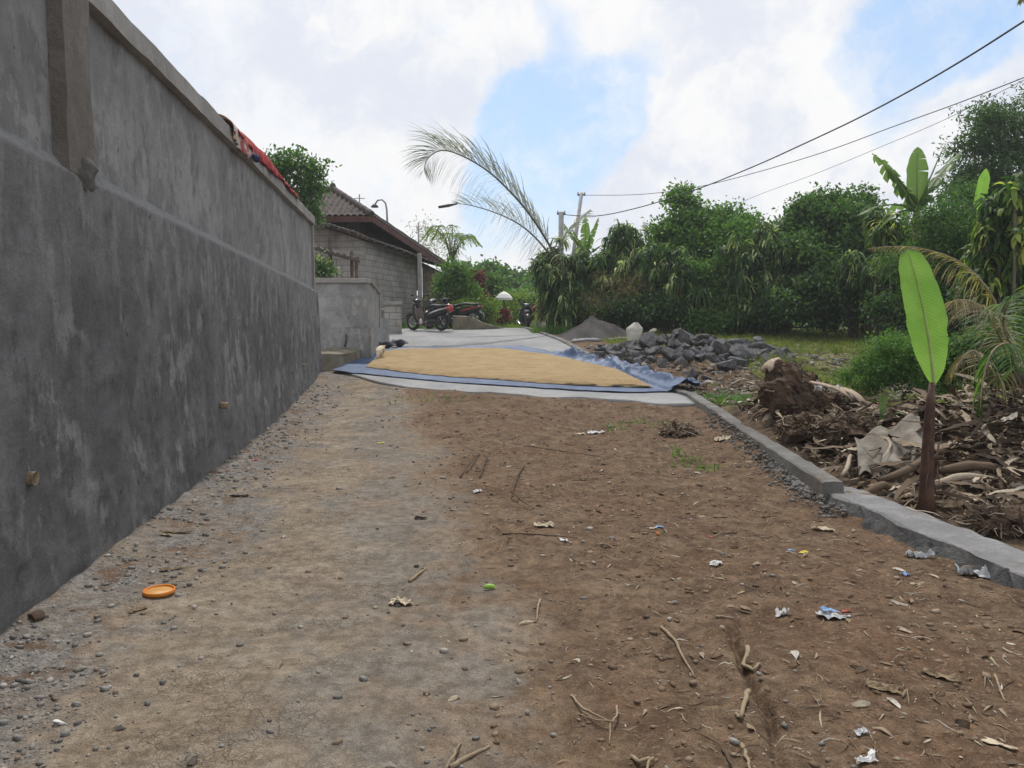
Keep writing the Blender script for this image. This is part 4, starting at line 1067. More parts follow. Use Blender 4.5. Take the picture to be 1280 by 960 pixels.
def banana_leaf(bm_, p0, d0, L, W, bend, tear, roll=0, seed=0, n=26, fold=.12, side0=None, prof=None, lean=(0, 0, 0)):
    """one big leaf: midrib from p0 in direction d0, bending under its weight; tear>0 splits the blade along the veins"""
    p = np.array(p0, float); d = unit(np.array(d0, float)); st = L / n
    side = np.cross(d, [0, 0, 1.0]) if side0 is None else np.array(side0, float)
    if np.linalg.norm(side) < .2: side = np.array([1.0, 0, 0])
    side = unit(side); mids, sides, ws, ups = [], [], [], []
    for i in range(n + 1):
        t = i / n
        w_ = W * .5 * min(1, (t / .10) ** .6 if t > 0 else .08) * (1 if t < .62 else math.cos((t - .62) / .38 * math.pi / 2) ** .65 + .02)
        if prof is not None: w_ = W * .5 * float(np.interp(t, prof[0], prof[1]))
        sd_ = unit(side - d * np.dot(side, d)); u_ = np.cross(sd_, d); u_ = u_ if u_[2] >= -.2 else -u_
        mids.append(p.copy()); sides.append(sd_); ws.append(w_); ups.append(u_)
        d = unit(d + (np.array([0, 0, -1.0]) * bend + np.array(lean)) / n); p = p + d * st
    rs = random.Random(seed)
    for s in (-1, 1):
        i = 0
        while i < n:
            k = n if tear <= 0 else min(n, i + rs.randint(1, max(1, int(3 / max(tear, .2)))))
            dr = rs.uniform(0, tear) if tear > 0 else 0; gap = rs.uniform(.0, .35) * min(1, tear)
            vs = []
            for j in range(i, k + 1):
                q = (j - i) / max(1, k - i)
                sh = -gap * st * (q - .5) * 2
                for m_, f_ in ((0, 0), (1, .35), (2, .72), (3, 1.0)):
                    w_ = ws[j] * f_ * (1 + .07 * float(fbm(j * .35 + s * 9, seed, 3, 15)))
                    c = mids[j] + sides[j] * s * w_ * math.cos(fold * 3 * f_) + ups[j] * (w_ * (math.sin(fold * 4) * .5) * (1 - f_ * .7)) * (1)
                    c = c + np.array([0, 0, -1]) * dr * w_ * f_ + unit(mids[min(j + 1, n)] - mids[max(j - 1, 0)]) * sh * f_
                    vs.append(c)
            fs = [(a * 4 + m_, a * 4 + m_ + 1, (a + 1) * 4 + m_ + 1, (a + 1) * 4 + m_) for a in range(k - i) for m_ in range(3)]
            bm_.add(vs, fs, rs.uniform(.2, .9) if tear > 0 else .6); i = k
    return mids

def near_leaf_mat():
    m, N = newmat('banana_leaf_fresh'); p = objco(N)
    vein = N.n('ShaderNodeTexWave', i_Scale=24.0, i_Distortion=4.0, i_Detail=3.0, bands_direction='DIAGONAL', i_Vector=N.scale(p, (.5, .2, 1))).outputs['Fac']
    c = N.mix(N.smooth(N.noise(p, 3.5, 5, .6), .35, .65), (.08, .2, .035), (.13, .28, .055)); c = N.mix(N.math('MULTIPLY', vein, .2), c, (.15, .27, .07))
    c = N.mix(N.math('MULTIPLY', N.smooth(N.noise(p, 22, 5, .7), .6, .7), .5), c, (.22, .2, .09))
    t = N.mix(N.smooth(N.noise(p, 3, 4, .6), .35, .65), (.3, .62, .06), (.46, .82, .12)); t = N.mix(N.math('MULTIPLY', vein, .25), t, (.16, .38, .04))
    N.out(c, .42, vein, .35, .01, spec=.4, transl=t, tf=.5)
    return m
def banana_mat(name, a, b_, tcol):
    m, N = newmat(name); r = N.n('ShaderNodeAttribute', attribute_name='rnd').outputs['Fac']
    c = N.mix(r, a, b_); c = N.mix(N.math('MULTIPLY', N.smooth(N.noise(objco(N), 5, 5, .6), .5, .75), .4), c, tuple(x * .6 for x in a))
    vein = N.n('ShaderNodeTexWave', i_Scale=18.0, i_Distortion=.6, bands_direction='Z', i_Vector=objco(N)).outputs['Fac']
    t = N.mix(N.math('MULTIPLY', vein, .3), tcol, tuple(x * .7 for x in tcol))
    N.out(c, .4, vein, .15, .01, spec=.35, transl=t, tf=.5)
    return m
m_ban = banana_mat('banana_leaf_far', (.045, .1, .035), (.09, .17, .06), (.2, .34, .08))
m_bannear = near_leaf_mat()
m_stem = basic('banana_stem', (.11, .06, .04), (.045, .022, .018), 7, .55, .2)
m_rib = basic('banana_rib', (.34, .42, .16), (.24, .3, .1), 5, .5, .1)

# ------------------------------------------------------------------ the hedge of trees across the plot
HG = 'trees and bushes of the hedge'
dracaena('drooping dracaena filling the gap between the creeper tree and the round tree', gb(968, 24.6), [blob(962, 300, 24.8, 26, 30), blob(975, 340, 24.4, 34, 36), blob(955, 372, 24.2, 30, 28)], 260, LM['drac'], L=.42, W=.06)
dracaena('drooping dracaena in front of the bright tree over the dark low bush', gb(845, 24.9), [blob(842, 330, 25.2, 30, 26), blob(858, 365, 24.9, 34, 34)], 220, LM['drac'], L=.42, W=.06)
dracaena('dark dracaena columns at the foot of the round tree towards the weedy bush', gb(1090, 22.6), [blob(1080, 345, 22.7, 40, 30), blob(1120, 365, 22.4, 34, 34)], 260, LM['drac'], L=.38, W=.055)
dracaena('tall dracaena bush at the road end of the hedge under the wilted palm fronds', gb(715, 26.5), [blob(706, 345, 26.5, 34, 46), blob(722, 360, 26.5, 38, 50), blob(700, 385, 26.3, 30, 26), blob(690, 330, 26.8, 16, 20), blob(735, 340, 27, 22, 30)], 420, LM['drac'], L=.46, W=.062)
dracaena('dark dracaena bush between the first banana and the creeper tree', gb(790, 26), [blob(783, 300, 26.5, 28, 24), blob(795, 340, 26, 50, 45), blob(770, 380, 26, 40, 32), blob(830, 375, 25.8, 40, 38), blob(755, 330, 27, 18, 25)], 520, LM['drac'], L=.42, W=.06)
dracaena('dracaena clump standing before the creeper tree with cream flecked leaves', gb(930, 24.5), [blob(925, 330, 24.6, 34, 34), blob(945, 370, 24.4, 42, 42), blob(970, 345, 25, 30, 30)], 420, LM['drac'], L=.42, W=.06)
leafy_tree('creeper_tree', 'bright green tree with a tall upright tuft overgrown by creepers', 'tree', gb(880, 27), [blob(858, 262, 27, 20, 28), blob(848, 300, 26.6, 34, 34), blob(898, 282, 26.8, 30, 24), blob(926, 290, 27, 26, 24), blob(905, 320, 26.2, 58, 38), blob(840, 335, 26, 30, 26)], 560, 46, .15, .085, LM['fresh'], .2, .12)
leafy_tree('creeper_bush', 'pale green creeper mass hanging low under the bright tree', 'bush', gb(905, 24.2), [blob(905, 385, 24.2, 26, 36, 20), blob(893, 345, 24.6, 28, 24, 20), blob(880, 403, 24, 40, 14, 14)], 190, 46, .1, .07, LM['fresh'], .14, .05)
leafy_tree('round_tree', 'dense round green tree in the middle of the hedge', 'tree', gb(1040, 25), [blob(1042, 264, 25, 40, 28), blob(1006, 290, 25, 34, 32), blob(1062, 290, 24.6, 46, 34), blob(1030, 325, 24.2, 66, 38), blob(1010, 262, 25.3, 18, 16), blob(1075, 255, 25, 16, 16)], 620, 46, .15, .08, LM['mid'], .2, .14)
dracaena('dark spiky bush beside the round tree where the thin dry branches stick out', gb(985, 26), [blob(985, 285, 26, 16, 20), blob(978, 310, 26, 20, 24)], 40, LM['dark'], L=.7, leaves=16, name='spiky_bush')
leafy_tree('hedge_bush', 'dark low bush filling the foot of the hedge under the round tree', 'bush', gb(1030, 23.2), [blob(1000, 375, 23.4, 50, 34), blob(1060, 375, 23, 50, 34), blob(1110, 372, 22.6, 40, 40), blob(960, 392, 23.8, 26, 22)], 420, 44, .13, .08, LM['dark'], .18, .06)
leafy_tree('hedge_bush', 'dark low bush at the hedge foot behind the rock heap', 'bush', gb(840, 25), [blob(800, 392, 25, 50, 20), blob(850, 385, 25, 40, 26), blob(750, 392, 25.4, 30, 20)], 230, 44, .12, .075, LM['dark'], .16, .06)
leafy_tree('dead_bush', 'grey leafless tangle of dry twigs in front of the dracaenas', 'bush', gb(775, 25), [blob(775, 355, 24.8, 32, 16), blob(745, 372, 24.8, 20, 16)], 34, 40, .2, .009, LM['dry'], .2, .04)
dracaena('variegated bush under the far banana plant', gb(1130, 21), [blob(1110, 290, 21, 26, 28), blob(1150, 300, 21, 34, 30), blob(1120, 330, 20.8, 36, 28)], 150, LM['vari'], L=.34, W=.075, leaves=20)
leafy_tree('feathery_tree', 'soft feathery green tree below the big banana leaves', 'tree', gb(1180, 18), [blob(1180, 290, 18, 34, 38), blob(1165, 330, 18, 50, 36), blob(1215, 320, 18, 36, 44), blob(1200, 250, 18.6, 18, 24)], 420, 50, .09, .035, LM['mid'], .16, .09)
leafy_tree('dark_tree', 'tall dark layered tree rising highest at the right of the hedge', 'tree', gb(1260, 25), [blob(1250, 150, 25, 44, 16, 40), blob(1225, 180, 25, 38, 14, 36), blob(1285, 190, 25, 56, 20, 40), blob(1225, 212, 24.6, 36, 14, 34), blob(1270, 235, 24.6, 60, 20, 40), blob(1205, 235, 24.8, 22, 12, 20), blob(1330, 160, 25, 50, 50), blob(1310, 120, 25, 40, 20), blob(1260, 270, 24.6, 50, 24)], 700, 46, .16, .05, LM['dark'], .24, .2, tmat=barkd, inner=.2)
dracaena('bright variegated bush with yellow edged leaves near the frame edge', gb(1260, 15), [blob(1262, 262, 15, 44, 40), blob(1250, 310, 15, 36, 44), blob(1300, 300, 15.2, 44, 70), blob(1262, 350, 15, 44, 30)], 300, LM['vari'], L=.3, W=.09, leaves=20)
leafy_tree('hedge_bush', 'dark low bush behind the young coconut palm', 'bush', gb(1240, 17), [blob(1190, 385, 18, 60, 34), blob(1260, 380, 16, 60, 34), blob(1130, 392, 19.5, 40, 24), blob(1330, 360, 16, 50, 60)], 420, 44, .12, .075, LM['dark'], .17, .06)
# filler behind so the hedge is closed
leafy_tree('back_tree', 'dark green tree mass seen through gaps behind the dracaenas', 'tree', gb(820, 30), [blob(780, 345, 30, 60, 40), blob(860, 340, 30, 60, 50), blob(940, 340, 30, 50, 40), blob(720, 370, 30, 40, 36)], 330, 44, .2, .12, LM['dark'], .3, .14)
leafy_tree('back_tree', 'dark green tree mass behind the round tree and banana plant', 'tree', gb(1080, 28), [blob(1040, 330, 28, 70, 50), blob(1120, 320, 27, 50, 44), blob(1190, 310, 27, 60, 50), blob(1260, 320, 27, 50, 60)], 380, 44, .2, .12, LM['dark'], .3, .14)

# banana plants in the hedge
def banana_plant(label, px, Y, ptop, leaves, r=.11):
    bs = np.array(gb(px, Y)); root = empty('banana_plant', tuple(bs), label=label, cat='banana plant'); tp = np.array(ptop) - bs
    b = MB(); b.tube([(0, 0, -.1), tuple(tp * .5), tuple(tp)], [r * 1.3, r, r * .7], 12); b.build('stem', m_stem, root, smooth=True)
    for k, (tx, ty, W, bend, tear) in enumerate(leaves):
        tip = at(tx, ty, Y + U(-.5, .5)) - bs; d = tip - tp; L = np.linalg.norm(d) * (1 + bend * .12)
        b = MB(); dd = d / np.linalg.norm(d) + np.array([0, 0, bend * .42])
        mids = banana_leaf(b, tp, dd, L, W, bend, tear, seed=int(tx))
        lf = b.build('leaf', m_ban, root, smooth=False)
        b = MB(); b.tube(mids[:-2], list(np.linspace(.03, .008, len(mids) - 2)), 6); b.build('midrib', m_rib, lf, smooth=True)
    return root
banana_plant('ragged banana plant rising over the hedge below the dark tree', 1142, 20, at(1146, 262, 20), [(1096, 192, .5, .5, .9), (1106, 200, .45, .3, .9), (1147, 184, .5, .05, .15), (1182, 178, .6, .15, .5), (1196, 190, .5, .5, .8), (1200, 232, .5, .9, .9), (1075, 262, .4, 1.0, .6), (1100, 285, .4, 1.4, .7)])
banana_plant('small banana plant behind the first dracaena beside the leaning pole', 731, 28.5, at(731, 325, 28.5), [(704, 276, .4, .6, .9), (732, 271, .35, .05, .6), (748, 272, .45, .1, .6), (718, 288, .35, .8, .8), (760, 300, .3, 1.2, .8)])
bq = MB(); p = at(1228, 225, 15.5); banana_leaf(bq, at(1222, 262, 15.5), unit(at(1232, 214, 15.5) - at(1222, 262, 15.5)), .78, .28, .05, 0, side0=(1, .2, 0)); 
bl = empty('banana_sucker', tuple(gb(1222, 15.5)), label='single pale upright banana leaf above the yellow edged bush', cat='banana plant'); bq.build('leaf', m_bannear, bl).location = tuple(-np.array(bl.location))
bq = MB(); bq.tube([(0, 0, 0), tuple(at(1222, 262, 15.5) - np.array(bl.location))], [.04, .02], 8); bq.build('stem', m_rib, bl)

# ------------------------------------------------------------------ palms
def frond(bm_, rb, pts, Ll, Wl, mat, rmat, parent, org, hang=.8, n=70, upc=.25, rr=.028, r0=.1, cls=1, keep=.92, seg=5, sdir=None, tip=.35, tg0=.7, roll=0.0):
    """pinnate frond along the rachis points; leaflets droop"""
    P = []; m = len(pts)
    for i in range(m - 1):
        p0, p1, p2, p3 = pts[max(i - 1, 0)], pts[i], pts[i + 1], pts[min(i + 2, m - 1)]
        for k in range(10):
            t = k / 10; P.append(.5 * ((2 * p1) + (p2 - p0) * t + (2 * p0 - 5 * p1 + 4 * p2 - p3) * t * t + (3 * p1 - p0 - 3 * p2 + p3) * t ** 3))
    P.append(pts[-1]); P = np.array(P); T = np.gradient(P, axis=0); T = unit(T)
    t = np.repeat(np.linspace(r0, .995, n), 2); sgn = np.tile([1, -1], n); ok = rng.random(2 * n) < keep; t, sgn = t[ok], sgn[ok]
    idx = t * (len(P) - 1); i0 = np.clip(idx.astype(int), 0, len(P) - 2); f = (idx - i0)[:, None]
    C_ = P[i0] * (1 - f) + P[i0 + 1] * f; Tg = T[i0]
    upv = np.array([0, 0, 1.]); sd_ = unit(np.cross(Tg, upv)); sd_ = unit(sd_ * math.cos(roll) + np.cross(sd_, Tg) * math.sin(roll))
    D = unit(sd_ * sgn[:, None] * 1.0 + Tg * (tg0 + tg0 * .8 * t[:, None]) + upv * upc + rng.normal(size=C_.shape) * .1)
    S = unit(np.cross(D, upv) * .3 + np.cross(D, Tg))
    Ls = Ll * np.sin(np.pi * np.clip(t * .8 + .18, 0, 1)) ** .7 * rng.uniform(.8, 1.1, len(t)) * (1 - (1 - tip) * np.clip((t - .8) / .2, 0, 1))
    V, F, r_ = leafset(C_ - org, D, S, Ls, Wl, hang * rng.uniform(.7, 1.3, len(t)), seg, rng.random(len(t)), shape=[.5, 1, .9, .6, .08])
    fo = npmesh('frond', V, F, mat, parent, r_)
    b = MB(); b.tube([tuple(q - org) for q in P[::3]], list(np.linspace(rr, rr * .25, len(P[::3]))), 7); b.build('midrib', rmat, fo, smooth=True)
    return fo
m_ribg = basic('palm_rib', (.12, .13, .1), (.08, .08, .07), 5, .6, .2)
m_ribd = basic('dry_rib', (.3, .25, .17), (.2, .16, .1), 5, .7, .2)
bs = np.array(gb(706, 26.2)); palm = empty('wilting_palm', tuple(bs), label='palm with long wilted grey fronds arching over the road towards the house', cat='palm')
b = MB(); tp = at(699, 318, 26.0) - bs; b.tube([(0, 0, -.1), tuple(tp * .5 + np.array([.1, 0, 0])), tuple(tp)], [.13, .11, .08], 10); b.build('trunk', bark, palm, smooth=True)
frond(None, None, [at(694, 320, 26), at(683, 300, 25.8), at(662, 268, 25.4), at(638, 240, 25.0), at(610, 214, 24.6), at(578, 195, 24.2), at(552, 188, 23.9), at(534, 199, 23.7), at(530, 215, 23.6)], 1.75, .027, LM['palm'], m_ribg, palm, bs, hang=.5, n=140, upc=.12, rr=.04, tip=.9, tg0=.55, seg=7, roll=R(58), keep=.95)
frond(None, None, [at(690, 322, 26.2), at(672, 300, 26), at(650, 281, 25.8), at(622, 267, 25.6), at(590, 257, 25.4), at(568, 254, 25.3)], 1.35, .022, LM['palm'], m_ribg, palm, bs, tg0=.55, seg=7, hang=.5, n=90, upc=.1, roll=R(62), rr=.035, keep=.7)
frond(None, None, [at(697, 318, 26.2), at(706, 295, 26.3), at(722, 276, 26.5), at(738, 262, 27)], .6, .03, LM['palm'], m_ribg, palm, bs, hang=.5, n=40, upc=.3, rr=.03, keep=1)
b = MB(); q = [at(548, 259, 25.3) - bs, at(560, 257, 25.3) - bs, at(572, 254.6, 25.3) - bs]; b.tube(q, [.04, .05, .02], 7); b.build('dry_tip', barkd, palm, smooth=True)

# young coconut palm by the debris
bs = np.array(gb(1285, 8.3)); bs[2] -= .05; cp = empty('coconut_palm', tuple(bs), label='young coconut palm with drooping dry and green fronds above the debris heap', cat='palm')
b = MB(); b.tube([(0, 0, -.1), (0, 0, .3), (-.02, 0, .75)], [.16, .13, .08], 12); b.build('trunk', barkd, cp, smooth=True)
tc = bs + np.array([-.02, 0, .7])
frond(None, None, [tc, at(1262, 420, 8.6), at(1235, 362, 8.8), at(1195, 325, 9.0), at(1140, 309, 9.2), at(1085, 310, 9.3)], .46, .02, LM['dry'], m_ribd, cp, bs, hang=1.1, n=80, upc=.1, rr=.018)
frond(None, None, [tc, at(1255, 430, 8.0), at(1238, 395, 7.9), at(1222, 380, 7.8), at(1195, 375, 7.6), at(1178, 392, 7.5)], .42, .02, LM['dry'], m_ribd, cp, bs, hang=1.0, n=50, upc=.1, rr=.015)
frond(None, None, [tc, at(1262, 430, 8), at(1254, 400, 7.8), at(1266, 372, 7.6), at(1300, 350, 7.4)], .5, .02, LM['mid'], m_ribd, cp, bs, hang=.9, n=50, upc=.1, rr=.016)
frond(None, None, [tc, at(1250, 470, 7.6), at(1222, 440, 7.4), at(1205, 445, 7.3), at(1190, 470, 7.2)], .4, .018, LM['dry'], m_ribd, cp, bs, hang=1.2, n=40, upc=.0, rr=.013)
frond(None, None, [tc, at(1270, 460, 7.4), at(1262, 430, 7.0), at(1240, 440, 6.8), at(1228, 480, 6.7), at(1225, 520, 6.6)], .36, .018, LM['mid'], m_ribd, cp, bs, hang=1.2, n=44, upc=.0, rr=.013)
frond(None, None, [tc, at(1290, 420, 8.5), at(1300, 360, 8.7), at(1330, 330, 9)], .5, .02, LM['yel'], m_ribd, cp, bs, hang=.9, n=40, upc=.1, rr=.015)
# the near banana plant
bs = G(1160, 640); bn = empty('young_banana', tuple(bs), label='young banana plant with one big fresh leaf standing behind the lane kerb', cat='banana plant')
Yb = float(bs[1]); q = lambda x, y, dy=0: at(x, y, Yb + dy) - bs
b = MB(); b.tube([(0, 0, -.1), q(1158, 620), q(1160, 560), q(1163, 505), q(1165, 478)], [.08, .056, .045, .034, .02], 14); b.build('stem', m_stem, bn, smooth=True)
PROF = ([0, .03, .1, .2, .3, .45, .6, .75, .88, .95, .985, 1], [.05, .22, .5, .76, .9, 1.0, 1.0, .9, .76, .6, .42, .1])
b = MB(); mids = banana_leaf(b, q(1167, 482), unit(q(1158, 360, .1) - q(1167, 482)), 1.06, .40, -.02, .03, n=44, fold=.2, side0=(1, .12, 0), prof=PROF, lean=(-.17, .12, 0)); lf = b.build('leaf', m_bannear, bn, smooth=True)
b = MB(); b.tube([m_ - np.array([0, .006, 0]) for m_ in mids[:-1]], list(np.linspace(.013, .003, len(mids) - 1)), 7); b.tube([q(1165, 482), mids[0]], [.02, .013], 7); b.build('midrib', m_rib, lf, smooth=True)
# ragged sheath strips on the stem
b = MB()
for k in range(16):
    a_ = U(0, 6.28); z0 = U(.0, .55); ln = U(.15, .35); ww = U(.15, .5); b.grid(lambda u, v: ((.056 + .03 * u * u + .01 * math.sin(u * 9 + k)) * math.cos(a_ + (v - .5) * ww * (1.2 - u)), (.056 + .03 * u * u) * math.sin(a_ + (v - .5) * ww * (1.2 - u)), z0 + .3 - u * ln), 8, 2)
b.build('dry_sheath', basic('dry_sheath', (.2, .14, .09), (.09, .05, .035), 9, .8, .3), bn)

# ------------------------------------------------------------------ shrubs, trees by the house and far trees
SG = 'plants on the bank beside the road end'
leafy_tree('leafy_tree', 'airy green tree standing behind the tall wall and the tiled roof', 'tree', (-6.4, 24, .9), [blob(372, 212, 24, 26, 22), blob(388, 232, 24, 16, 24), blob(352, 225, 24, 24, 28), blob(378, 262, 24, 18, 24), blob(345, 200, 24, 14, 14)], 150, 26, .15, .08, LM['mid'], .16, .09, inner=.2)
leafy_tree('yard_shrub', 'small dark green shrub under the corrugated canopy', 'shrub', (at(395, 345, 20.6)[0], 20.6, .6), [blob(396, 334, 20.6, 10, 12), blob(410, 341, 20.6, 10, 6)], 30, 24, .12, .05, LM['drac'], .1, .03)
leafy_tree('porch_shrub', 'bright green shrub growing at the end of the house porch', 'shrub', gb(556, 31), [blob(570, 348, 31, 16, 20), blob(560, 366, 31, 12, 22), blob(580, 372, 31, 16, 20)], 150, 40, .16, .07, LM['fresh'], .2, .05)
bs = np.array(gb(566, 40)); fp = empty('small_palm', tuple(bs), label='yellowish green palm rising behind the porch of the house', cat='palm'); tcp = at(565, 330, 40)
b = MB(); b.tube([(0, 0, -.2), tuple((tcp - bs) * .5), tuple(tcp - bs)], [.16, .13, .1], 8); b.build('trunk', bark, fp)
for k in range(13):
    a_ = k * 2.4; e = .3 + .5 * ((k * 7) % 5) / 5; dirv = np.array([math.cos(a_), math.sin(a_) * .8, 0]); L_ = 1.9
    frond(None, None, [tcp, tcp + dirv * L_ * .2 + np.array([0, 0, L_ * (.35 + e * .5)]), tcp + dirv * L_ * .5 + np.array([0, 0, L_ * (.55 + e * .6)]), tcp + dirv * L_ * .8 + np.array([0, 0, L_ * (.25 + e * .6)])], .7, .07, LM['yel'], m_ribg, fp, bs, hang=.7, n=16, rr=.03, seg=2)
leafy_tree('thin_tree', 'thin pale tree with sparse feathery branches beyond the roof end', 'tree', gb(532, 42), [blob(530, 288, 42, 12, 12), blob(540, 305, 42, 12, 16)], 44, 14, .2, .05, LM['palm'], .35, .05, inner=.1)
leafy_tree('red_shrub', 'dark purple red shrub on the bank above the scooters', 'shrub', gb(590, 33), [blob(589, 358, 33, 13, 14), blob(594, 371, 33, 10, 10)], 90, 34, .2, .09, LM['red'], .16, .05)
leafy_tree('round_bush', 'dark green rounded tree between the red shrub and the white parasol', 'tree', gb(612, 38), [blob(612, 368, 38, 20, 22), blob(620, 390, 38, 16, 22)], 160, 40, .2, .12, LM['mid'], .22, .07)
leafy_tree('bank_shrub', 'pale green shrub on the bank just right of the purple red shrub', 'shrub', gb(606, 31), [blob(604, 386, 31, 12, 16), blob(578, 388, 30, 12, 12)], 90, 34, .16, .06, LM['yel'], .18, .04)
leafy_tree('flowering_shrub', 'loose yellow green shrub beneath the white parasol', 'shrub', gb(644, 36), [blob(645, 382, 36, 22, 16), blob(640, 398, 35, 18, 12), blob(662, 385, 36, 12, 14)], 150, 34, .16, .06, LM['yel'], .22, .05)
leafy_tree('red_shrub', 'small red leaved plant low beside the dark scooter at the lane end', 'shrub', gb(629, 32), [blob(629, 396, 32, 6, 7)], 24, 24, .16, .06, LM['red'], .1, .03)
leafy_tree('red_shrub', 'red leaved plant between the far scooter and the first dracaena', 'shrub', gb(672, 33), [blob(674, 391, 33, 9, 8)], 36, 24, .16, .06, LM['red'], .1, .03)
for k, (px, py, rx, rz, Yk, m_, lab) in enumerate([(617, 345, 9, 15, 55, 'mid', 'slender far tree whose top stands alone above the others in the gap'), (600, 365, 22, 16, 58, 'mid', 'far tree low behind the purple red shrub'), (650, 354, 22, 14, 60, 'dark', 'far dark umbrella shaped tree in the gap'),
     (634, 362, 16, 14, 62, 'mid', 'far tree directly above the white parasol'), (676, 362, 12, 22, 52, 'mid', 'far tree partly hidden by the first dracaena'), (664, 380, 18, 18, 48, 'fresh', 'pale far bush behind the flowering shrub'), (580, 350, 14, 12, 56, 'fresh', 'far light green tree at the foot of the yellowish palm'),
     (700, 360, 30, 30, 60, 'dark', 'far dark tree hidden behind the first dracaena')]):
    bl_ = [blob(px, py, Yk, rx, rz), blob(px + rx * .4, py + rz * .5, Yk, rx * .8, rz * .7)]
    leafy_tree('far_tree', lab, 'tree', (bl_[0][0][0], Yk, g1(bl_[0][0][0], Yk)), bl_, 90, 36, .42, .24, LM[m_], .4, .1, group='far trees in the gap')
# far woods so that the horizon is closed
cc = []; rrr = []
for k in range(1500):
    a_ = U(-1.15, 1.15); d_ = U(72, 110); x = math.sin(a_) * d_; yy = math.cos(a_) * d_
    cc.append((x, yy, -2 + U(0, 4.6) * (1 if abs(a_) > .08 else .85)))
cc = np.array(cc); P = np.repeat(cc, 16, 0) + rng.normal(size=(len(cc) * 16, 3)) * np.array([1.6, 1.6, .9]); D = unit(rng.normal(size=P.shape)); S = perp(D)
V, F, r_ = leafset(P, D, S, 1.1, .7, .1, 1)
w_ = npmesh('far_woods', V, F, LM['mid'], None, r_, org=(0, 90, -2)); tag(w_, 'far belt of woods closing the horizon behind the gap', 'woods', kind='stuff')
# parasol
bs = np.array(gb(630, 34)); pa = empty('parasol', tuple(bs), label='white domed parasol standing among the shrubs on the bank', cat='parasol'); tt = at(630, 368, 34) - bs
b = MB(); b.tube([(0, 0, 0), (0, 0, float(tt[2]))], .03, 8); b.build('pole', m_wood, pa)
m_canvas = basic('white_canvas', (.75, .75, .72), (.62, .62, .6), 6, .8, .1)
b = MB(); b.lathe((float(tt[0]), 0, float(tt[2])), [(.36, -.24), (.36, -.14), (.34, -.12), (.24, .0), (.1, .09), (.02, .12), (0, .16)], 16); o = b.build('canopy', m_canvas, pa)
# white plastered wall piece far down the lane
b = MB(); p = at(672, 401, 36); b.box(tuple(p), (.8, .3, .9), rz=.3, jit=.03); b.prism([tuple(p + np.array([-.42, -.2, .45])), tuple(p + np.array([.42, -.2, .45])), tuple(p + np.array([.3, -.2, .58])), tuple(p + np.array([-.3, -.2, .58]))], (0, .4, 0)); b.build('garden_wall', m_post, label='pale plastered garden wall piece beyond the far scooter', cat='wall', org=tuple(p))
# green bush on the plot
leafy_tree('weed_bush', 'broad bright green weedy bush behind the near banana plant', 'bush', gb(1135, 11.5), [blob(1110, 452, 11.5, 42, 34), blob(1150, 465, 11.4, 48, 32), blob(1085, 470, 11.5, 28, 26), blob(1185, 460, 11.5, 30, 34), blob(1120, 430, 11.8, 30, 20)], 520, 44, .05, .022, LM['fresh'], .07, .02, droop=.2, inner=.3)
leafy_tree('weed_bush', 'darker weedy bush behind the coconut palm fronds', 'bush', gb(1230, 11), [blob(1225, 440, 11, 40, 44), blob(1275, 440, 10.8, 40, 50)], 300, 44, .06, .03, LM['mid'], .09, .02, inner=.3)
# dark leaf tips that reach in at the upper right corner
b = MB(); tb = np.array(gb(1390, 10)); ct = empty('overhanging_palm', tuple(tb), label='palm out of frame whose leaf tips enter the top corner beside the cable', cat='palm')
b.tube([(0, 0, -.1), (0, 0, 3), (-.1, 0, 5.6)], [.16, .13, .1], 10); b.build('trunk', bark, ct, smooth=True)
tq = tb + np.array([-.1, 0, 5.6])
frond(None, None, [tq, at(1340, -70, 10), at(1300, -40, 10), at(1276, 0, 10)], .4, .03, LM['dry'], m_ribd, ct, tb, hang=.8, n=40, tip=.8)
frond(None, None, [tq, at(1360, 40, 10), at(1320, 90, 10), at(1290, 118, 10)], .5, .03, LM['palm'], m_ribg, ct, tb, hang=.2, n=36)
# ------------------------------------------------------------------ kerb of the lane
def strip_geo(P, w_, zt, zb, seg=.12, jit=.006, taper=None):
    """a low bar along plan points P (front edge), w_ wide to the right; zt/zb functions of (x,y)"""
    P = np.array(P, float); L = np.concatenate([[0], np.cumsum(np.linalg.norm(np.diff(P, axis=0), axis=1))]); n = max(2, int(L[-1] / seg))
    s_ = np.linspace(0, L[-1], n + 1); x = np.interp(s_, L, P[:, 0]); y = np.interp(s_, L, P[:, 1]); d = unit(np.stack([np.gradient(x), np.gradient(y)], -1)); nr = np.stack([d[:, 1], -d[:, 0]], -1)
    bb = MB(); vs = []
    for i in range(n + 1):
        e = [float(fbm(s_[i] * 4 + k * 9, k * 3.3, 4, 200 + k)) * jit * 2 for k in range(6)]
        z = zt(x[i], y[i]); zb_ = zb(x[i], y[i])
        for k, (o_, zz) in enumerate(((-.012, zb_), (-.004, zb_ + (z - zb_) * .5), (0, z - .012), (.014, z), (w_ * .5, z + .003), (w_ - .014, z), (w_, z - .012), (w_ + .01, zb_))):
            ee = e[k % 6]; vs.append((x[i] + nr[i, 0] * (o_ + ee), y[i] + nr[i, 1] * (o_ + ee), zz + (ee * .7 if k > 0 else 0)))
    fs = [(i * 8 + k, (i + 1) * 8 + k, (i + 1) * 8 + k + 1, i * 8 + k + 1) for i in range(n) for k in range(7)]
    fs += [tuple(range(8)), tuple(n * 8 + k for k in range(7, -1, -1))]
    bb.add(vs, fs); return bb
gzz = lambda x, y: float(np.interp(y, _py, _pz))
ku = [(kerbx(y), y) for y in np.linspace(6.35, 29, 60)]
b = strip_geo(ku, .17, lambda x, y: gzz(x, y) + (.17 if y < 11 else .17 - min(.085, (y - 11) * .03)), lambda x, y: gzz(x, y) - .12, seg=.1, jit=.006)
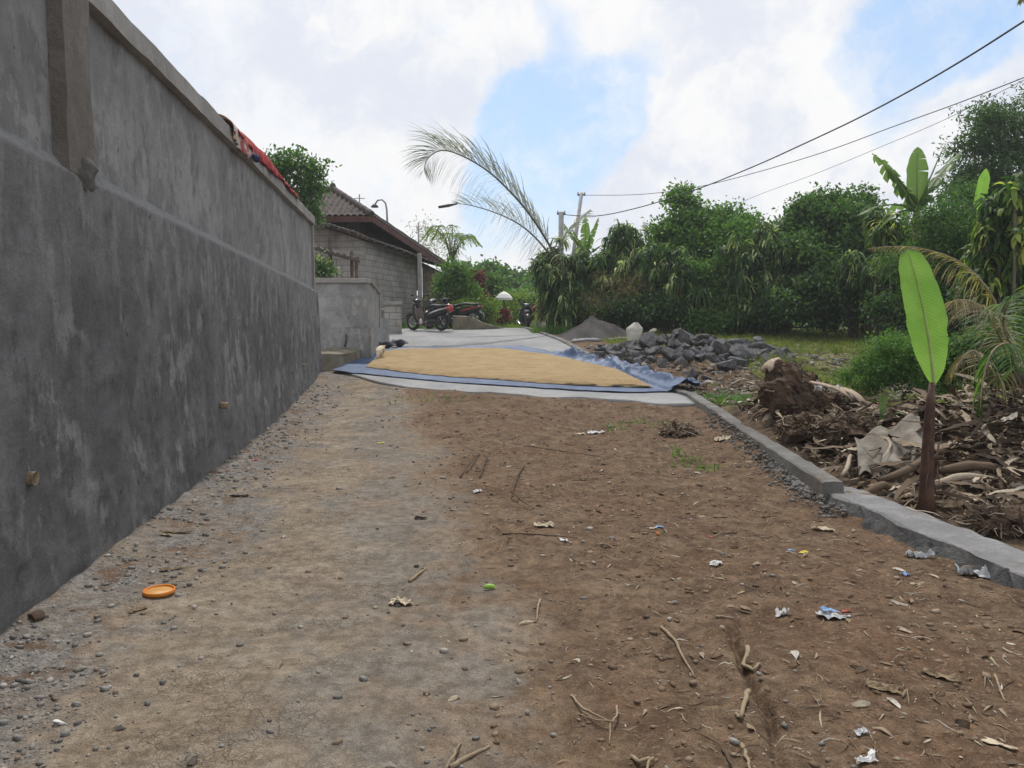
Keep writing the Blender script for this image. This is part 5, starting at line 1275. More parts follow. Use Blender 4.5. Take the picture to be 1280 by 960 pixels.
o = b.build('kerb', m_kerb, kind='structure')
kl = [(3.22, 1.2), (3.04, 3.0), (2.80, 4.29), (2.56, 6.15), (2.52, 6.6)]
b = strip_geo(kl, .34, lambda x, y: .085 + .012 * float(fbm(x * 2, y * 2, 3, 71)), lambda x, y: -.12, seg=.05, jit=.014)
b.build('lower_kerb', m_slab, kind='structure')
# mortar spilt along the foot of the kerb
b = MB()
def mort(u, v):
    y = 6.5 + (10.6 - 6.5) * u; w_ = .13 + .05 * float(fbm(u * 9, 0, 4, 61)); x = kerbx(y) - w_ * (1 - v)
    return (x, y, g1(x, y) * 0 + gzz(x, y) - .04 + .09 * v ** .8 * (1 + .3 * float(fbm(x * 5, y * 5, 3, 62))) + .018 * float(fbm(x * 18, y * 18, 4, 64)))
b.grid(mort, 160, 16); b.build('mortar_spill', m_mortar, smooth=False, kind='structure')
def mort2(u, v):
    y = 2.2 + 4.1 * u; w_ = .12 + .1 * float(fbm(u * 12, 0, 3, 65)); xk = float(np.interp(y, [k[1] for k in kl], [k[0] for k in kl])); x = xk + .01 - w_ * (1 - v)
    return (x, y, -.05 + .1 * v ** .8 * (1 + .6 * float(fbm(x * 9, y * 9, 3, 66))) + .03 * float(fbm(x * 20, y * 20, 3, 67)))
b = MB(); b.grid(mort2, 200, 14); b.build('rubble_footing', concrete('dark_footing', (.07, .07, .072), (.13, .13, .13), sc_=6, dirt=(.09, .07, .05), bstr=.9), smooth=False, kind='structure')

# ------------------------------------------------------------------ tarpaulin with drying grain
def polyl(pts, n):
    P = np.array([G(*p)[:2] for p in pts]); L = np.concatenate([[0], np.cumsum(np.linalg.norm(np.diff(P, axis=0), axis=1))]); L /= L[-1]
    s_ = np.linspace(0, 1, n + 1); return np.stack([np.interp(s_, L, P[:, 0]), np.interp(s_, L, P[:, 1])], -1)
m_tarp, N = newmat('blue_tarp'); p = pos(N)
c = N.mix(N.smooth(N.noise(p, 2.5, 5, .6), .35, .65), (.032, .062, .14), (.066, .11, .21))
c = N.mix(N.math('MULTIPLY', N.smooth(N.noise(p, 11, 5, .6), .5, .7), .4), c, (.18, .215, .29))
N.out(c, .5, N.noise(p, 14, 5, .6), .5, .04, spec=.35)
def rz(x, y):
    kx = kerbx(y)
    if kx - .06 < x < kx + .26 and y < 25: return float(np.interp(y, _py, _pz)) + .17 - (0 if y < 11 else min(.085, (y - 11) * .03)) + .015
    return max(float(np.interp(y, _py, _pz)) + .05, g1(x, y) + .006)
nu, nv = 260, 110
Fr = polyl([(414, 467), (440, 470), (500, 476), (560, 482), (640, 487), (720, 492), (790, 495), (850, 494), (876, 490)], nu)
Bk = polyl([(470, 440), (500, 439.5), (560, 438.5), (632, 437), (650, 436.5), (690, 444), (735, 453), (800, 470), (868, 486)], nu)
b = MB()
def tarp(u, v):
    i = u * nu; k = min(nu - 1, int(i)); f_ = Fr[k] + (Fr[k + 1] - Fr[k]) * (i - k); b_ = Bk[k] + (Bk[k + 1] - Bk[k]) * (i - k)
    c = f_ + (b_ - f_) * v; x, y = c
    x += .04 * float(fbm(u * 20, v * 3, 2, 301)); y += .05 * float(fbm(u * 24, v * 5, 3, 302))
    edge = max(np.exp(-((v) / .07) ** 2) * .35, np.exp(-((1 - v) / .09) ** 2) * .8, np.exp(-(u / .03) ** 2) * .5)
    rt = np.clip((u - .45) / .1, 0, 1) * np.clip((v - .93 + max(0, u - .5) * .5) / .1, 0, 1); rt = max(rt, np.clip((u - .90) / .05, 0, 1))
    if v > .8 and .5 < u < .64: rt = max(rt, .0)
    wr = abs(float(fbm(x * 1.5 + y * .9, y * 2.4 - x, 3, 305))) ** .8
    z = rz(x, y) + .012 + .02 * edge * (.5 + wr) + rt * (.02 + .26 * wr) + .008 * float(vnoise(x * 5, y * 5, 6)) 
    if v > .97 and u > .05: z += .03 * vnoise(u * 30, 0, 9)
    z += .13 * math.exp(-((u - .57) / .05) ** 2) * max(0, 1 - abs(v - .975) / .03) + .16 * math.exp(-((u - .9) / .04) ** 2 - ((v - .6 + (u - .9) * 4) / .12) ** 2)
    return (x, y, float(z))
b.grid(tarp, nu, nv)
tp_ = b.build('tarpaulin', m_tarp, smooth=True, org=tuple(G(620, 465)), label='blue plastic tarpaulin spread over the concrete with its edges crumpled', cat='tarpaulin')
sm = tp_.modifiers.new('t', 'SOLIDIFY'); sm.thickness = .006
m_grain, N = newmat('rice_grain'); p = pos(N)
c = N.mix(N.smooth(N.noise(p, 2.0, 5, .6), .35, .65), (.48, .345, .185), (.57, .425, .245))
c = N.mix(N.math('MULTIPLY', N.smooth(N.noise(p, 120, 4, .8), .45, .65), .5), c, (.36, .26, .14))
c = N.mix(N.math('MULTIPLY', N.smooth(N.noise(N.scale(p, (1, 6, 1)), 3, 3, .6), .5, .7), .25), c, (.68, .52, .3))
h = N.math('ADD', N.noise(p, 110, 4, .8), N.math('MULTIPLY', N.noise(N.scale(p, (.6, 5, 1)), 3, 4), 1.6))
N.out(c, .85, h, .9, .05, spec=.1)
GF = polyl([(456, 463), (500, 469), (560, 475.5), (640, 481), (720, 487), (816, 490.5)], 200)
GBk = polyl([(480, 443.5), (510, 441.5), (560, 441), (632, 440.5), (692, 449), (772, 468), (812, 489)], 200)
b = MB()
def grain(u, v):
    i = u * 200; k = min(199, int(i)); f_ = GF[k] + (GF[k + 1] - GF[k]) * (i - k); b_ = GBk[k] + (GBk[k + 1] - GBk[k]) * (i - k)
    c = f_ + (b_ - f_) * v; e = float(fbm(u * 30, v * 30, 3, 401)); ed = min(1, min(v, 1 - v, u, 1 - u) / .05)
    x = c[0] + .03 * e * (1 - ed); y = c[1] + .06 * e * (1 - ed)
    return (x, y, rz(x, y) + .028 + .055 * ed ** .6 + (.012 * math.sin(y * 16 + x * .8 + 2 * e) * .5 + .01 * e) * ed)
b.grid(grain, 200, 100)
gr = b.build('grain', m_grain, smooth=True, org=tuple(G(620, 465))); tag(gr, 'golden rice grain spread out to dry on the blue tarpaulin', kind='stuff')
# dark folded ends of the tarp at the far corner
m_dk = basic('dark_cloth', (.02, .022, .035), (.04, .045, .06), 6, .7, .3)
for (px, py, rx, lab) in ((483, 438.5, .2, 'small dark bundle on the tarp edge just behind the hen'), (500, 436, .16, 'dark rolled end of cloth at the far corner of the tarp')):
    p = G(px, py); b = MB(); b.grid(lambda u, v: (p[0] + (u - .5) * 2.2 * rx * 1.2, p[1] + .13 * math.cos(v * 6.28) * (1 - .3 * u), rz(p[0], p[1]) + .10 + .10 * math.sin(v * 6.28) * (.35 + .65 * math.sin(math.pi * min(1, u + .15))) + .02 * math.sin(u * 9 + v * 8)), 22, 14)
    b.build('cloth_bundle', m_dk, smooth=True, org=tuple(p), label=lab, cat='cloth')
# ------------------------------------------------------------------ hen pecking at the grain
m_hen = basic('hen_feathers', (.5, .4, .28), (.34, .22, .12), 14, .8, .5, rnd=False)
m_henw = basic('hen_pale_feathers', (.62, .56, .46), (.45, .36, .25), 14, .8, .5)
m_comb = basic('hen_comb', (.4, .05, .04), (.3, .04, .03), 8, .5, .1)
m_beak = basic('hen_beak', (.4, .3, .1), (.3, .22, .08), 8, .5, .1)
hpnt = G(475, 453); hz = rz(hpnt[0], hpnt[1]) + .012
hen = empty('hen', (hpnt[0], hpnt[1], hz), R(-95), label='buff hen pecking at the edge of the drying grain', cat='hen')
def skinned(name, pts, edges, mat, parent, sub=2):
    me = bpy.data.meshes.new(name); me.from_pydata([p[:3] for p in pts], edges, []); me.update(); o = bpy.data.objects.new(name, me); link(o, parent)
    sk = o.modifiers.new('skin', 'SKIN')
    if not me.skin_vertices: me.attributes
    for i, p in enumerate(pts):
        sv = me.skin_vertices[0].data[i]; sv.radius = (p[3], p[4] if len(p) > 4 else p[3]); sv.use_root = (i == 0)
    ss = o.modifiers.new('sub', 'SUBSURF'); ss.levels = sub; ss.render_levels = sub
    me.materials.append(mat); return o
# body as one lofted surface: tail (back, up) to head (down, forward)
spine = [(-.23, .27, .012, .03), (-.19, .26, .045, .05), (-.14, .235, .08, .08), (-.06, .205, .098, .105), (.03, .19, .10, .108), (.10, .175, .078, .085), (.15, .15, .05, .055), (.185, .115, .034, .036), (.21, .085, .03, .031), (.232, .058, .031, .03), (.25, .04, .022, .022), (.262, .03, .008, .008)]
b = MB(); vs = []; ns = 18
for i, (x, z, wy, wz) in enumerate(spine):
    j0, j1 = spine[max(0, i - 1)], spine[min(len(spine) - 1, i + 1)]; t = unit(np.array([j1[0] - j0[0], j1[1] - j0[1]])); nn = np.array([-t[1], t[0]])
    for k in range(ns):
        a_ = 2 * math.pi * k / ns; q = wz * math.sin(a_) * (1.15 if math.sin(a_) < 0 and 2 < i < 6 else 1)
        vs.append((x + nn[0] * q, wy * math.cos(a_), z + nn[1] * q))
b.add(vs, [(i * ns + k, (i + 1) * ns + k, (i + 1) * ns + (k + 1) % ns, i * ns + (k + 1) % ns) for i in range(len(spine) - 1) for k in range(ns)] + [tuple(range(ns)), tuple((len(spine) - 1) * ns + k for k in range(ns))[::-1]])
b.build('body', m_henw, hen, smooth=True)
for s in (-1, 1):
    b = MB(); b.grid(lambda u, v: (.07 - .24 * u, s * (.098 + .012 * math.sin(math.pi * v) - .04 * u), .25 + .035 * u - (.11 * math.sin(math.pi * min(1, u + .12)) ** .5) * v), 12, 6); w_ = b.build('wing', m_hen, hen, smooth=True); w_.modifiers.new('t', 'SOLIDIFY').thickness = .012
    b = MB(); b.tube([(-.02, s * .045, .13), (0, s * .045, .07), (-.01, s * .045, .012)], [.028, .01, .008], 8)
    for a_ in (-.6, 0, .6): b.tube([(-.01, s * .045, .01), (.045 * math.cos(a_), s * .045 + .04 * math.sin(a_), .005)], [.006, .003], 6)
    b.tube([(-.01, s * .045, .01), (-.04, s * .045, .005)], [.006, .003], 6); b.build('leg', m_beak, hen, smooth=True)
    b = MB(); b.ell((.238, s * .027, .062), (.006, .004, .006), 8, 6); b.build('eye', m_dk, hen, smooth=True)
b = MB()
for k in range(7): a_ = (k - 3) * .16; b.grid(lambda u, v: (-.2 - .07 * u * math.cos(a_), (.012 + .016 * math.sin(math.pi * u)) * (v - .5) * 2 + .15 * u * math.sin(a_), .26 + .06 * u), 6, 2)
b.build('tail', m_hen, hen)
b = MB(); b.tube([(.258, 0, .034), (.285, 0, .008)], [.01, .001], 8); b.build('beak', m_beak, hen, smooth=True)
b = MB(); b.grid(lambda u, v: (.222 + .045 * u + .012 * v, 0.0, .088 - .05 * u + (.018 + .008 * abs(math.sin(u * 9))) * v), 12, 2); o = b.build('comb', m_comb, hen); o.modifiers.new('t', 'SOLIDIFY').thickness = .006
b = MB(); b.ell((.248, 0, .012), (.012, .008, .016), 8, 6); b.build('wattle', m_comb, hen, smooth=True)

# ------------------------------------------------------------------ sand pile, slab and sack
m_sand, N = newmat('dark_sand'); p = pos(N)
c = N.mix(N.smooth(N.noise(p, 2.2, 6, .65), .35, .65), (.07, .063, .064), (.115, .106, .106)); c = N.mix(N.math('MULTIPLY', N.smooth(N.noise(p, 50, 4, .8), .5, .7), .5), c, (.07, .065, .065))
N.out(c, .95, N.math('ADD', N.noise(p, 6, 6, .7), N.math('MULTIPLY', N.noise(p, 60, 4, .8), .5)), .7, .06, spec=.1)
sp = at(738, 416, 23.5); b = MB()
def sand(u, v):
    a_ = u * 2 * math.pi; r_ = v; wv_ = 1 + .22 * float(fbm(math.cos(a_) * 1.6, math.sin(a_) * 1.6, 2, 501)); rx = (1.15 if math.cos(a_) > 0 else .95) * wv_
    x = sp[0] + rx * r_ * math.cos(a_) * (1.15); y = sp[1] + .95 * wv_ * r_ * math.sin(a_)
    h = .60 * max(0, 1 - r_) ** 1.05 * (1 + .15 * float(fbm(x * 2.5, y * 2.5, 3, 503))) + .03 * float(fbm(x * 6, y * 6, 3, 504)) * (1 - r_) - .03 * r_
    h += .12 * math.exp(-((x - sp[0] - .75) / .5) ** 2 - ((y - sp[1]) / .5) ** 2)
    return (x, y, max(gzz(x, y), g1(x, y) - .02) + h)
b.grid(sand, 96, 40); b.build('sand_pile', m_sand, smooth=True, org=tuple(sp), label='heap of dark grey sand beside the far end of the concrete road', cat='sand pile')
b = MB(); f0, f1, g0, g1_ = G(716, 427), G(800, 425), G(722, 420), G(792, 419)
def slab(u, v):
    q_ = (f0 + (f1 - f0) * u) * (1 - v) + (g0 + (g1_ - g0) * u) * v
    x, y = q_[0] + .05 * float(fbm(u * 5, v, 3, 3)), q_[1] + .1 * float(fbm(u * 6, v * 2, 3, 5)); return (x, y, g1(x, y) + .045 + .01 * float(fbm(x * 3, y * 3, 2, 9)))
b.grid(slab, 50, 10); o = b.build('concrete_slab', m_road, smooth=True, label='thin strip of pale concrete on the ground in front of the sand heap', cat='slab', org=tuple(f0)); o.modifiers.new('t', 'SOLIDIFY').thickness = .05
m_sack = basic('woven_sack', (.62, .6, .56), (.45, .42, .38), 5, .8, .4)
skp = at(792, 413, 21.9); skp[2] = g1(skp[0], skp[1]); b = MB()
def sack(u, v):
    a_ = u * 2 * math.pi; z = v * .56; w_ = (.15 + .05 * math.sin(v * 2.6)) * (1 - .75 * max(0, v - .72) / .28 * (1 if v > .72 else 0)); e = .02 * float(fbm(math.cos(a_) * 2 + v * 3, math.sin(a_) * 2, 3, 601))
    return (skp[0] + (w_ + e * 2) * math.cos(a_) * 1.05 + .08 * v * v, skp[1] + (w_ * .6 + e) * math.sin(a_), skp[2] + z)
b.grid(sack, 28, 20); b.build('sack', m_sack, smooth=True, org=tuple(skp), label='white woven sack standing against the foot of the hedge', cat='sack')

# ------------------------------------------------------------------ heap of lava stones
m_rock, N = newmat('lava_stone'); p = objco(N); pw = pos(N)
c = N.mix(N.smooth(N.noise(p, 3, 6, .65), .35, .65), (.055, .056, .06), (.15, .152, .158)); c = N.mix(N.math('MULTIPLY', N.smooth(N.noise(p, 9, 5, .75), .5, .64), .6), c, (.25, .25, .255))
c = N.mix(N.math('MULTIPLY', N.smooth(N.noise(pw, 2.6, 4, .6), .55, .66), .35), c, (.2, .165, .13))
N.out(c, .9, N.noise(p, 16, 6, .7), .6, .04, spec=.2)
m_rockp = basic('pale_stone', (.34, .3, .25), (.22, .2, .17), 5, bstr=.5)
import bmesh
def rock_mesh(seed, name):
    rs = random.Random(seed); bm = bmesh.new(); bmesh.ops.create_icosphere(bm, subdivisions=3, radius=1)
    cuts = [(Vector((rs.gauss(0, 1), rs.gauss(0, 1), rs.gauss(0, 1))).normalized(), rs.uniform(.38, .74)) for _ in range(14)]
    for v in bm.verts:
        c_ = v.co.copy()
        for n_, d_ in cuts:
            k = c_.dot(n_)
            if k > d_: c_ -= n_ * (k - d_) * .99
        c_ += c_.normalized() * .07 * float(fbm(c_.x * 4 + seed, c_.y * 3 + c_.z * 2, 3, seed))
        v.co = c_
    me = bpy.data.meshes.new(name); bm.to_mesh(me); bm.free(); me.materials.append(m_rock); return me
RM = [rock_mesh(900 + k, 'stone') for k in range(14)]
RGP = 'lava stones of the heap'
placed = []
def heap_h(x, y): return .24 * math.exp(-(((x - 4.15) / 1.35) ** 2 + ((y - 19.2) / 1.1) ** 2) ** 1.2)
def rock(x, y, r, label, group=None, z=None, mesh=None, sq=None, mat=None):
    me = mesh or random.choice(RM)
    if mat: me = me.copy(); me.materials.clear(); me.materials.append(mat)
    o = bpy.data.objects.new('stone', me); link(o); r *= 1.08; sx, sy, sz = r * U(.75, 1.35), r * U(.75, 1.2), r * U(.6, .95)
    if sq: sx, sy, sz = sq
    zz = g1(x, y) + (z if z is not None else 0) + sz * .55
    o.location = (x, y, zz); o.rotation_euler = (U(-.5, .5), U(-.5, .5), U(0, 6.28)); o.scale = (sx, sy, sz)
    tag(o, label, 'stone', group); return o
HL = 'dark grey lava stone in the heap beside the concrete road'
for k in range(150):
    for _ in range(40):
        x, y = random.gauss(4.1, 1.3), random.gauss(18.9, .9)
        if ((x - 4.15) / 2.5) ** 2 + ((y - 18.9) / 2.0) ** 2 > 1: continue
        r = U(.08, .22) if k > 26 else U(.19, .28)
        if all((x - a) ** 2 + (y - b_) ** 2 > (.62 * (r + c_)) ** 2 for a, b_, c_ in placed): break
    placed.append((x, y, r)); rock(x, y, r, HL, RGP, heap_h(x, y) * U(.75, 1.05))
for px, py, w_, lab in [(867, 465, .26, 'single dark stone lying on the brown earth in front of the heap'), (908, 456, .28, 'dark stone at the front foot of the heap beside the earth mound'), (928, 444, .34, 'large broad grey stone on the side of the heap nearest the weeds'),
        (948, 424, .26, 'upright grey stone standing alone on the grass edge of the heap'), (968, 434, .22, 'grey stone lying last in the row by the grass'), (845, 412, .26, 'pale topped stone crowning the heap'), (775, 434, .22, 'dark stone nearest the concrete slab'), (886, 467, .14, 'small dark stone at the very front of the heap')]:
    p = G(px, py + 8) if py > 420 else G(px, 440)
    rock(p[0], p[1], w_ * .8, lab, z=(.0 if py > 420 else .36))
p = G(812, 464); rock(p[0], p[1], .14, 'small brown clod of stone beside the tarp edge', mat=m_rockp)
p = G(818, 424); rock(p[0], p[1] + .2, .12, 'pale sandy coloured stone on the heap', z=.14, mat=m_rockp)
# ------------------------------------------------------------------ loose cover: pebbles, clods, straw, weeds
def sc_mesh(name, P, base_v, base_f, scl, rots, tilt, mat, rnd, label):
    """many copies of a little solid gathered in ONE uncountable cover"""
    n = len(P); bv = np.asarray(base_v); k = len(bv)
    c_, s_ = np.cos(rots), np.sin(rots)
    v = bv[None] * scl[:, None, :]
    tx = tilt[:, 0:1]; ct, st_ = np.cos(tx), np.sin(tx)
    v = np.stack([v[..., 0], v[..., 1] * ct - v[..., 2] * st_, v[..., 1] * st_ + v[..., 2] * ct], -1)
    v = np.stack([v[..., 0] * c_[:, None] - v[..., 1] * s_[:, None], v[..., 0] * s_[:, None] + v[..., 1] * c_[:, None], v[..., 2]], -1) + P[:, None]
    F = (np.arange(n) * k)[:, None, None] + np.asarray(base_f)[None]
    o = npmesh(name, v.reshape(-1, 3), F.reshape(-1, len(base_f[0])), mat, None, np.repeat(rnd, k), org=tuple(P.mean(0)))
    return tag(o, label, kind='stuff')
def rndmat(name, stops, rough=.9, spec=.1, bstr=.3):
    m, N = newmat(name); r = N.n('ShaderNodeAttribute', attribute_name='rnd').outputs['Fac']; c = N.ramp(r, stops)
    c = N.mix(N.math('MULTIPLY', N.smooth(N.noise(pos(N), 60, 4), .4, .7), .4), c, (.12, .1, .08)); N.out(c, rough, N.noise(pos(N), 90, 4), bstr, .01, spec=spec); return m
m_peb = rndmat('pebbles', [(0, (.13, .125, .12)), (.35, (.2, .195, .187)), (.7, (.27, .262, .25)), (.88, (.4, .38, .35)), (1, (.2, .13, .09))])
m_clod = rndmat('soil_clods', [(0, (.13, .088, .058)), (.5, (.19, .135, .093)), (.85, (.25, .19, .135)), (1, (.33, .28, .22))])
m_straw = rndmat('dry_scraps', [(0, (.07, .05, .035)), (.4, (.16, .115, .075)), (.75, (.28, .22, .15)), (.93, (.4, .34, .26)), (1, (.55, .52, .48))])
_o = bmesh.new(); bmesh.ops.create_icosphere(_o, subdivisions=1, radius=1)
icv = np.array([tuple(v.co) for v in _o.verts]); icf = [tuple(v.index for v in f.verts) for f in _o.faces]; _o.free()
icv = icv * (1 + .75 * (rng.random((len(icv), 1)) - .5))
def view_scatter(n, x0, x1, y0, y1, keep=None):
    """positions thinning out with distance"""
    y = np.exp(rng.uniform(math.log(y0), math.log(y1), n * 3)); x = rng.uniform(x0, x1, n * 3)
    k = (np.abs(x) < y * .72 + .6) & (x > wallx(y) + .14); x, y = x[k], y[k]
    if keep is not None: q = rng.random(len(x)) < keep(x, y); x, y = x[q], y[q]
    return x[:n], y[:n]
dnf = lambda x, y: (x - wallx(y)) / (2.35 - .045 * np.clip(y, 0, 20))
# gravel on the verge under the wall
x, y = view_scatter(16000, -4.5, 1.5, 2.0, 15, lambda x, y: np.clip(1.15 - dnf(x, y) * 2.3, .03, 1) * (.25 + .75 * (fbm(x * 2, y * 2, 3, 11) > -.15)))
s_ = (.0032 + .011 * rng.random(len(x)) ** 4.5) * (1 + .09 * y); P = np.stack([x, y, gh(x, y) + s_ * .25], -1)
sc_mesh('gravel', P, icv, icf, s_[:, None] * rng.uniform(.6, 1.3, (len(x), 3)) * np.array([1, 1, .7]), rng.uniform(0, 6.3, len(x)), rng.uniform(-.4, .4, (len(x), 1)), m_peb, rng.random(len(x)), 'grey gravel and small stones strewn along the wall foot')
yk = 5.9 + 5.2 * rng.random(1500) ** 1.3; xk_ = kerbx(yk) - np.abs(rng.normal(size=1500)) * .1 - .01; s_ = .004 + .02 * rng.random(1500) ** 5; P = np.stack([xk_, yk, gh(xk_, yk) + s_ * .3 + .05 * np.exp(-((xk_ - kerbx(yk)) / .08) ** 2)], -1)
sc_mesh('mortar_rubble', P, icv, icf, s_[:, None] * rng.uniform(.6, 1.3, (1500, 3)), rng.uniform(0, 6.3, 1500), rng.uniform(-.6, .6, (1500, 1)), m_peb, rng.random(1500) * .3, 'crumbled grey mortar and stone chips along the kerb foot')
# clods and crumbs of soil
x, y = view_scatter(9000, -3, 6, 2.0, 14, lambda x, y: np.clip(soil_zone(x, y), .02, 1) * (x < kerbx(y) - .05) * (.3 + .7 * (fbm(x * 2, y * 2, 3, 21) > 0)) * (y < 12 + .45 * (2.9 - x)))
s_ = (.0025 + .013 * rng.random(len(x)) ** 7) * (1 + .07 * y); P = np.stack([x, y, gh(x, y) + s_ * .08], -1)
sc_mesh('soil_crumbs', P, icv, icf, s_[:, None] * rng.uniform(.6, 1.3, (len(x), 3)) * np.array([1, 1, .55]), rng.uniform(0, 6.3, len(x)), rng.uniform(-.4, .4, (len(x), 1)), m_clod, rng.random(len(x)), 'crumbs and clods of brown earth over the lane')
# straw, leaf scraps, bark bits: curved thin strips
def strips(n, x, y, L, W, name, mat, label, hump=.25, lift=0.0):
    n = len(x); k = 6; t = np.linspace(-.5, .5, k)
    a_ = rng.uniform(0, 6.28, n); cv = rng.normal(size=n) * .45; L = np.broadcast_to(L, n); W = np.broadcast_to(W, n)
    px_ = t[None] * L[:, None]; py_ = cv[:, None] * (t[None] ** 2 - .08) * L[:, None]
    w_ = W[:, None] * (1 - (2 * t[None]) ** 2 * .8) * .5
    X_ = []; 
    for sg in (-1, 1):
        xx = px_; yy = py_ + sg * w_
        gx = x[:, None] + xx * np.cos(a_)[:, None] - yy * np.sin(a_)[:, None]; gy = y[:, None] + xx * np.sin(a_)[:, None] + yy * np.cos(a_)[:, None]
        zz = gh(gx, gy) + .003 + lift + (rng.random((n, 1)) * hump) * L[:, None] * (1 - (2 * t[None]) ** 2) * .5 + sg * rng.normal(size=(n, 1)) * W[:, None] * .25
        X_.append(np.stack([gx, gy, zz], -1))
    V = np.stack(X_, 2).reshape(-1, 3); b0 = (np.arange(n) * 2 * k)[:, None, None]
    q = np.array([[2 * i, 2 * i + 1, 2 * i + 3, 2 * i + 2] for i in range(k - 1)])[None]; F = (b0 + q).reshape(-1, 4)
    o = npmesh(name, V, F, mat, None, np.repeat(rng.random(n), 2 * k), org=(float(x.mean()), float(y.mean()), 0)); return tag(o, label, kind='stuff')
onlane = lambda x, y: (x < kerbx(y) - .05) * (y < 12.2 + .45 * (2.9 - x))
x, y = view_scatter(8500, -2.6, 6, 2.0, 13.5, lambda x, y: np.clip(soil_zone(x, y), .02, 1) * onlane(x, y) * (.12 + .88 * np.clip((x + .5) / 2.2 + fbm(x * 1.2, y * 1.2, 3, 31), 0, 1)))
strips(0, x, y, (.012 + .085 * rng.random(len(x)) ** 4) * (1 + .05 * y), .002 + .006 * rng.random(len(x)) ** 2, 'dry_scraps', m_straw, 'dry straw, leaf shreds and twig scraps strewn on the brown soil', .12)
x, y = view_scatter(520, -2.6, 6, 2.2, 13, lambda x, y: np.clip(soil_zone(x, y), .04, 1) * onlane(x, y) * (.1 + .9 * np.clip((x + .3) / 2.5 + fbm(x * 1.5, y * 1.5, 3, 33), 0, 1)))
strips(0, x, y, (.03 + .05 * rng.random(len(x))) * (1 + .03 * y), .012 + .022 * rng.random(len(x)) ** 2, 'leaf_litter', m_straw, 'torn dry leaf pieces lying about the lane')
# scraps on the plot behind the kerb and round the stones
x, y = view_scatter(5200, 2, 9, 6, 20, lambda x, y: (x > kerbx(y) + .2) * (y < 19.5) * (fbm(x * 1.2, y * 1.2, 3, 35) > -.25))
strips(0, x, y, .08 + .22 * rng.random(len(x)) ** 2, .01 + .03 * rng.random(len(x)) ** 2, 'plot_litter', m_straw, 'dry leaf litter and bark shreds over the plot behind the kerb', .5)
x, y = view_scatter(2500, 1.2, 8, 13, 23, lambda x, y: (x > kerbx(y) + .2) * (y < 21))
s_ = .015 + .05 * rng.random(len(x)) ** 4; P = np.stack([x, y, gh(x, y) + s_ * .3], -1)
sc_mesh('rubble', P, icv, icf, s_[:, None] * rng.uniform(.6, 1.3, (len(x), 3)), rng.uniform(0, 6.3, len(x)), rng.uniform(-.4, .4, (len(x), 1)), m_peb, rng.random(len(x)) * .8, 'broken stone chips round the heap of lava stones')

# grass and weeds
def tufts(x, y, per, h, w_, mat, name, label, spread=.05, droop=.35):
    n = len(x) * per; X_ = np.repeat(x, per) + rng.normal(size=n) * spread; Y_ = np.repeat(y, per) + rng.normal(size=n) * spread
    P = np.stack([X_, Y_, gh(X_, Y_) - .01], -1); D = unit(rng.normal(size=(n, 3)) * np.array([.5, .5, .1]) + np.array([0, 0, 1])); S = perp(D); hh = np.broadcast_to(h, len(x)); hh = np.repeat(hh, per) * rng.uniform(.5, 1.2, n)
    V, F, r_ = leafset(P, D, S, hh, w_, droop, 3, np.clip(np.repeat(rng.random(len(x)) * .6, per) + rng.random(n) * .4, 0, 1))
    return tag(npmesh(name, V, F, mat, None, r_, org=(float(x.mean()), float(y.mean()), 0)), label, kind='stuff')
x = rng.uniform(2.5, 15, 9000); y = rng.uniform(19.8, 26, 9000); k = (x > kerbx(y) + 1.3 + (y < 21) * 2.5) & ((x > 5.2) | (y > 21)); x, y = x[k], y[k]
tufts(x, y, 7, .07 + .14 * rng.random(len(x)) ** 2, .012, LM['grass'], 'field_grass', 'short yellow green grass on the plot before the hedge')
x = rng.uniform(4.9, 11, 4200); y = rng.uniform(11.8, 19.8, 4200); k = fbm(x * .7, y * .7, 3, 41) > -.1; x, y = x[k], y[k]
tufts(x, y, 8, .07 + .2 * rng.random(len(x)) ** 2, .012, LM['grass'], 'plot_grass', 'rough grass on the plot between the stones and the weedy bush')
def patch(cx, cy, sx, sy, n, h, mat, name, label, per=8, w_=.012):
    x = cx + rng.normal(size=n) * sx; y = cy + rng.normal(size=n) * sy; k = (np.abs(x - kerbx(y) - .09) > .12); tufts(x[k], y[k], per, h, w_, mat, name, label)
p = G(925, 503); patch(p[0], p[1], .28, .55, 130, .15, LM['fresh'], 'kerb_weeds', 'bright green weeds behind the kerb near the tarp corner')
p = G(870, 575); patch(p[0] - .05, p[1], .12, .35, 14, .09, LM['fresh'], 'lane_weeds', 'small green weeds sprouting on the soil before the kerb', 6, .016)
p = G(800, 530); patch(p[0], p[1], .25, .3, 10, .11, LM['fresh'], 'lane_weeds', 'sparse green sprouts near the edge of the concrete', 6, .016)
p = G(540, 500); patch(p[0], p[1], .4, .25, 12, .08, LM['fresh'], 'lane_weeds', 'sparse green sprouts by the middle of the concrete edge', 6, .016)
x = rng.uniform(-4.5, 1.5, 900); y = rng.uniform(27.2, 33, 900); k = (x < -1.6 + (y - 27) * .1); tufts(x[k], y[k], 8, .3, .02, LM['fresh'], 'bank_grass', 'green grass growing on the bank by the scooters')
x = rng.uniform(-2.6, .8, 260); y = rng.uniform(30, 33.5, 260); tufts(x, y, 8, .3, .02, LM['yel'], 'verge_grass', 'tall grass at the far end of the lane')
x = rng.uniform(.7, 4.0, 260); y = rng.uniform(24.6, 25.6, 260); tufts(x, y, 8, .3, .02, LM['mid'], 'hedge_weeds', 'long weeds at the hedge foot behind the sand')

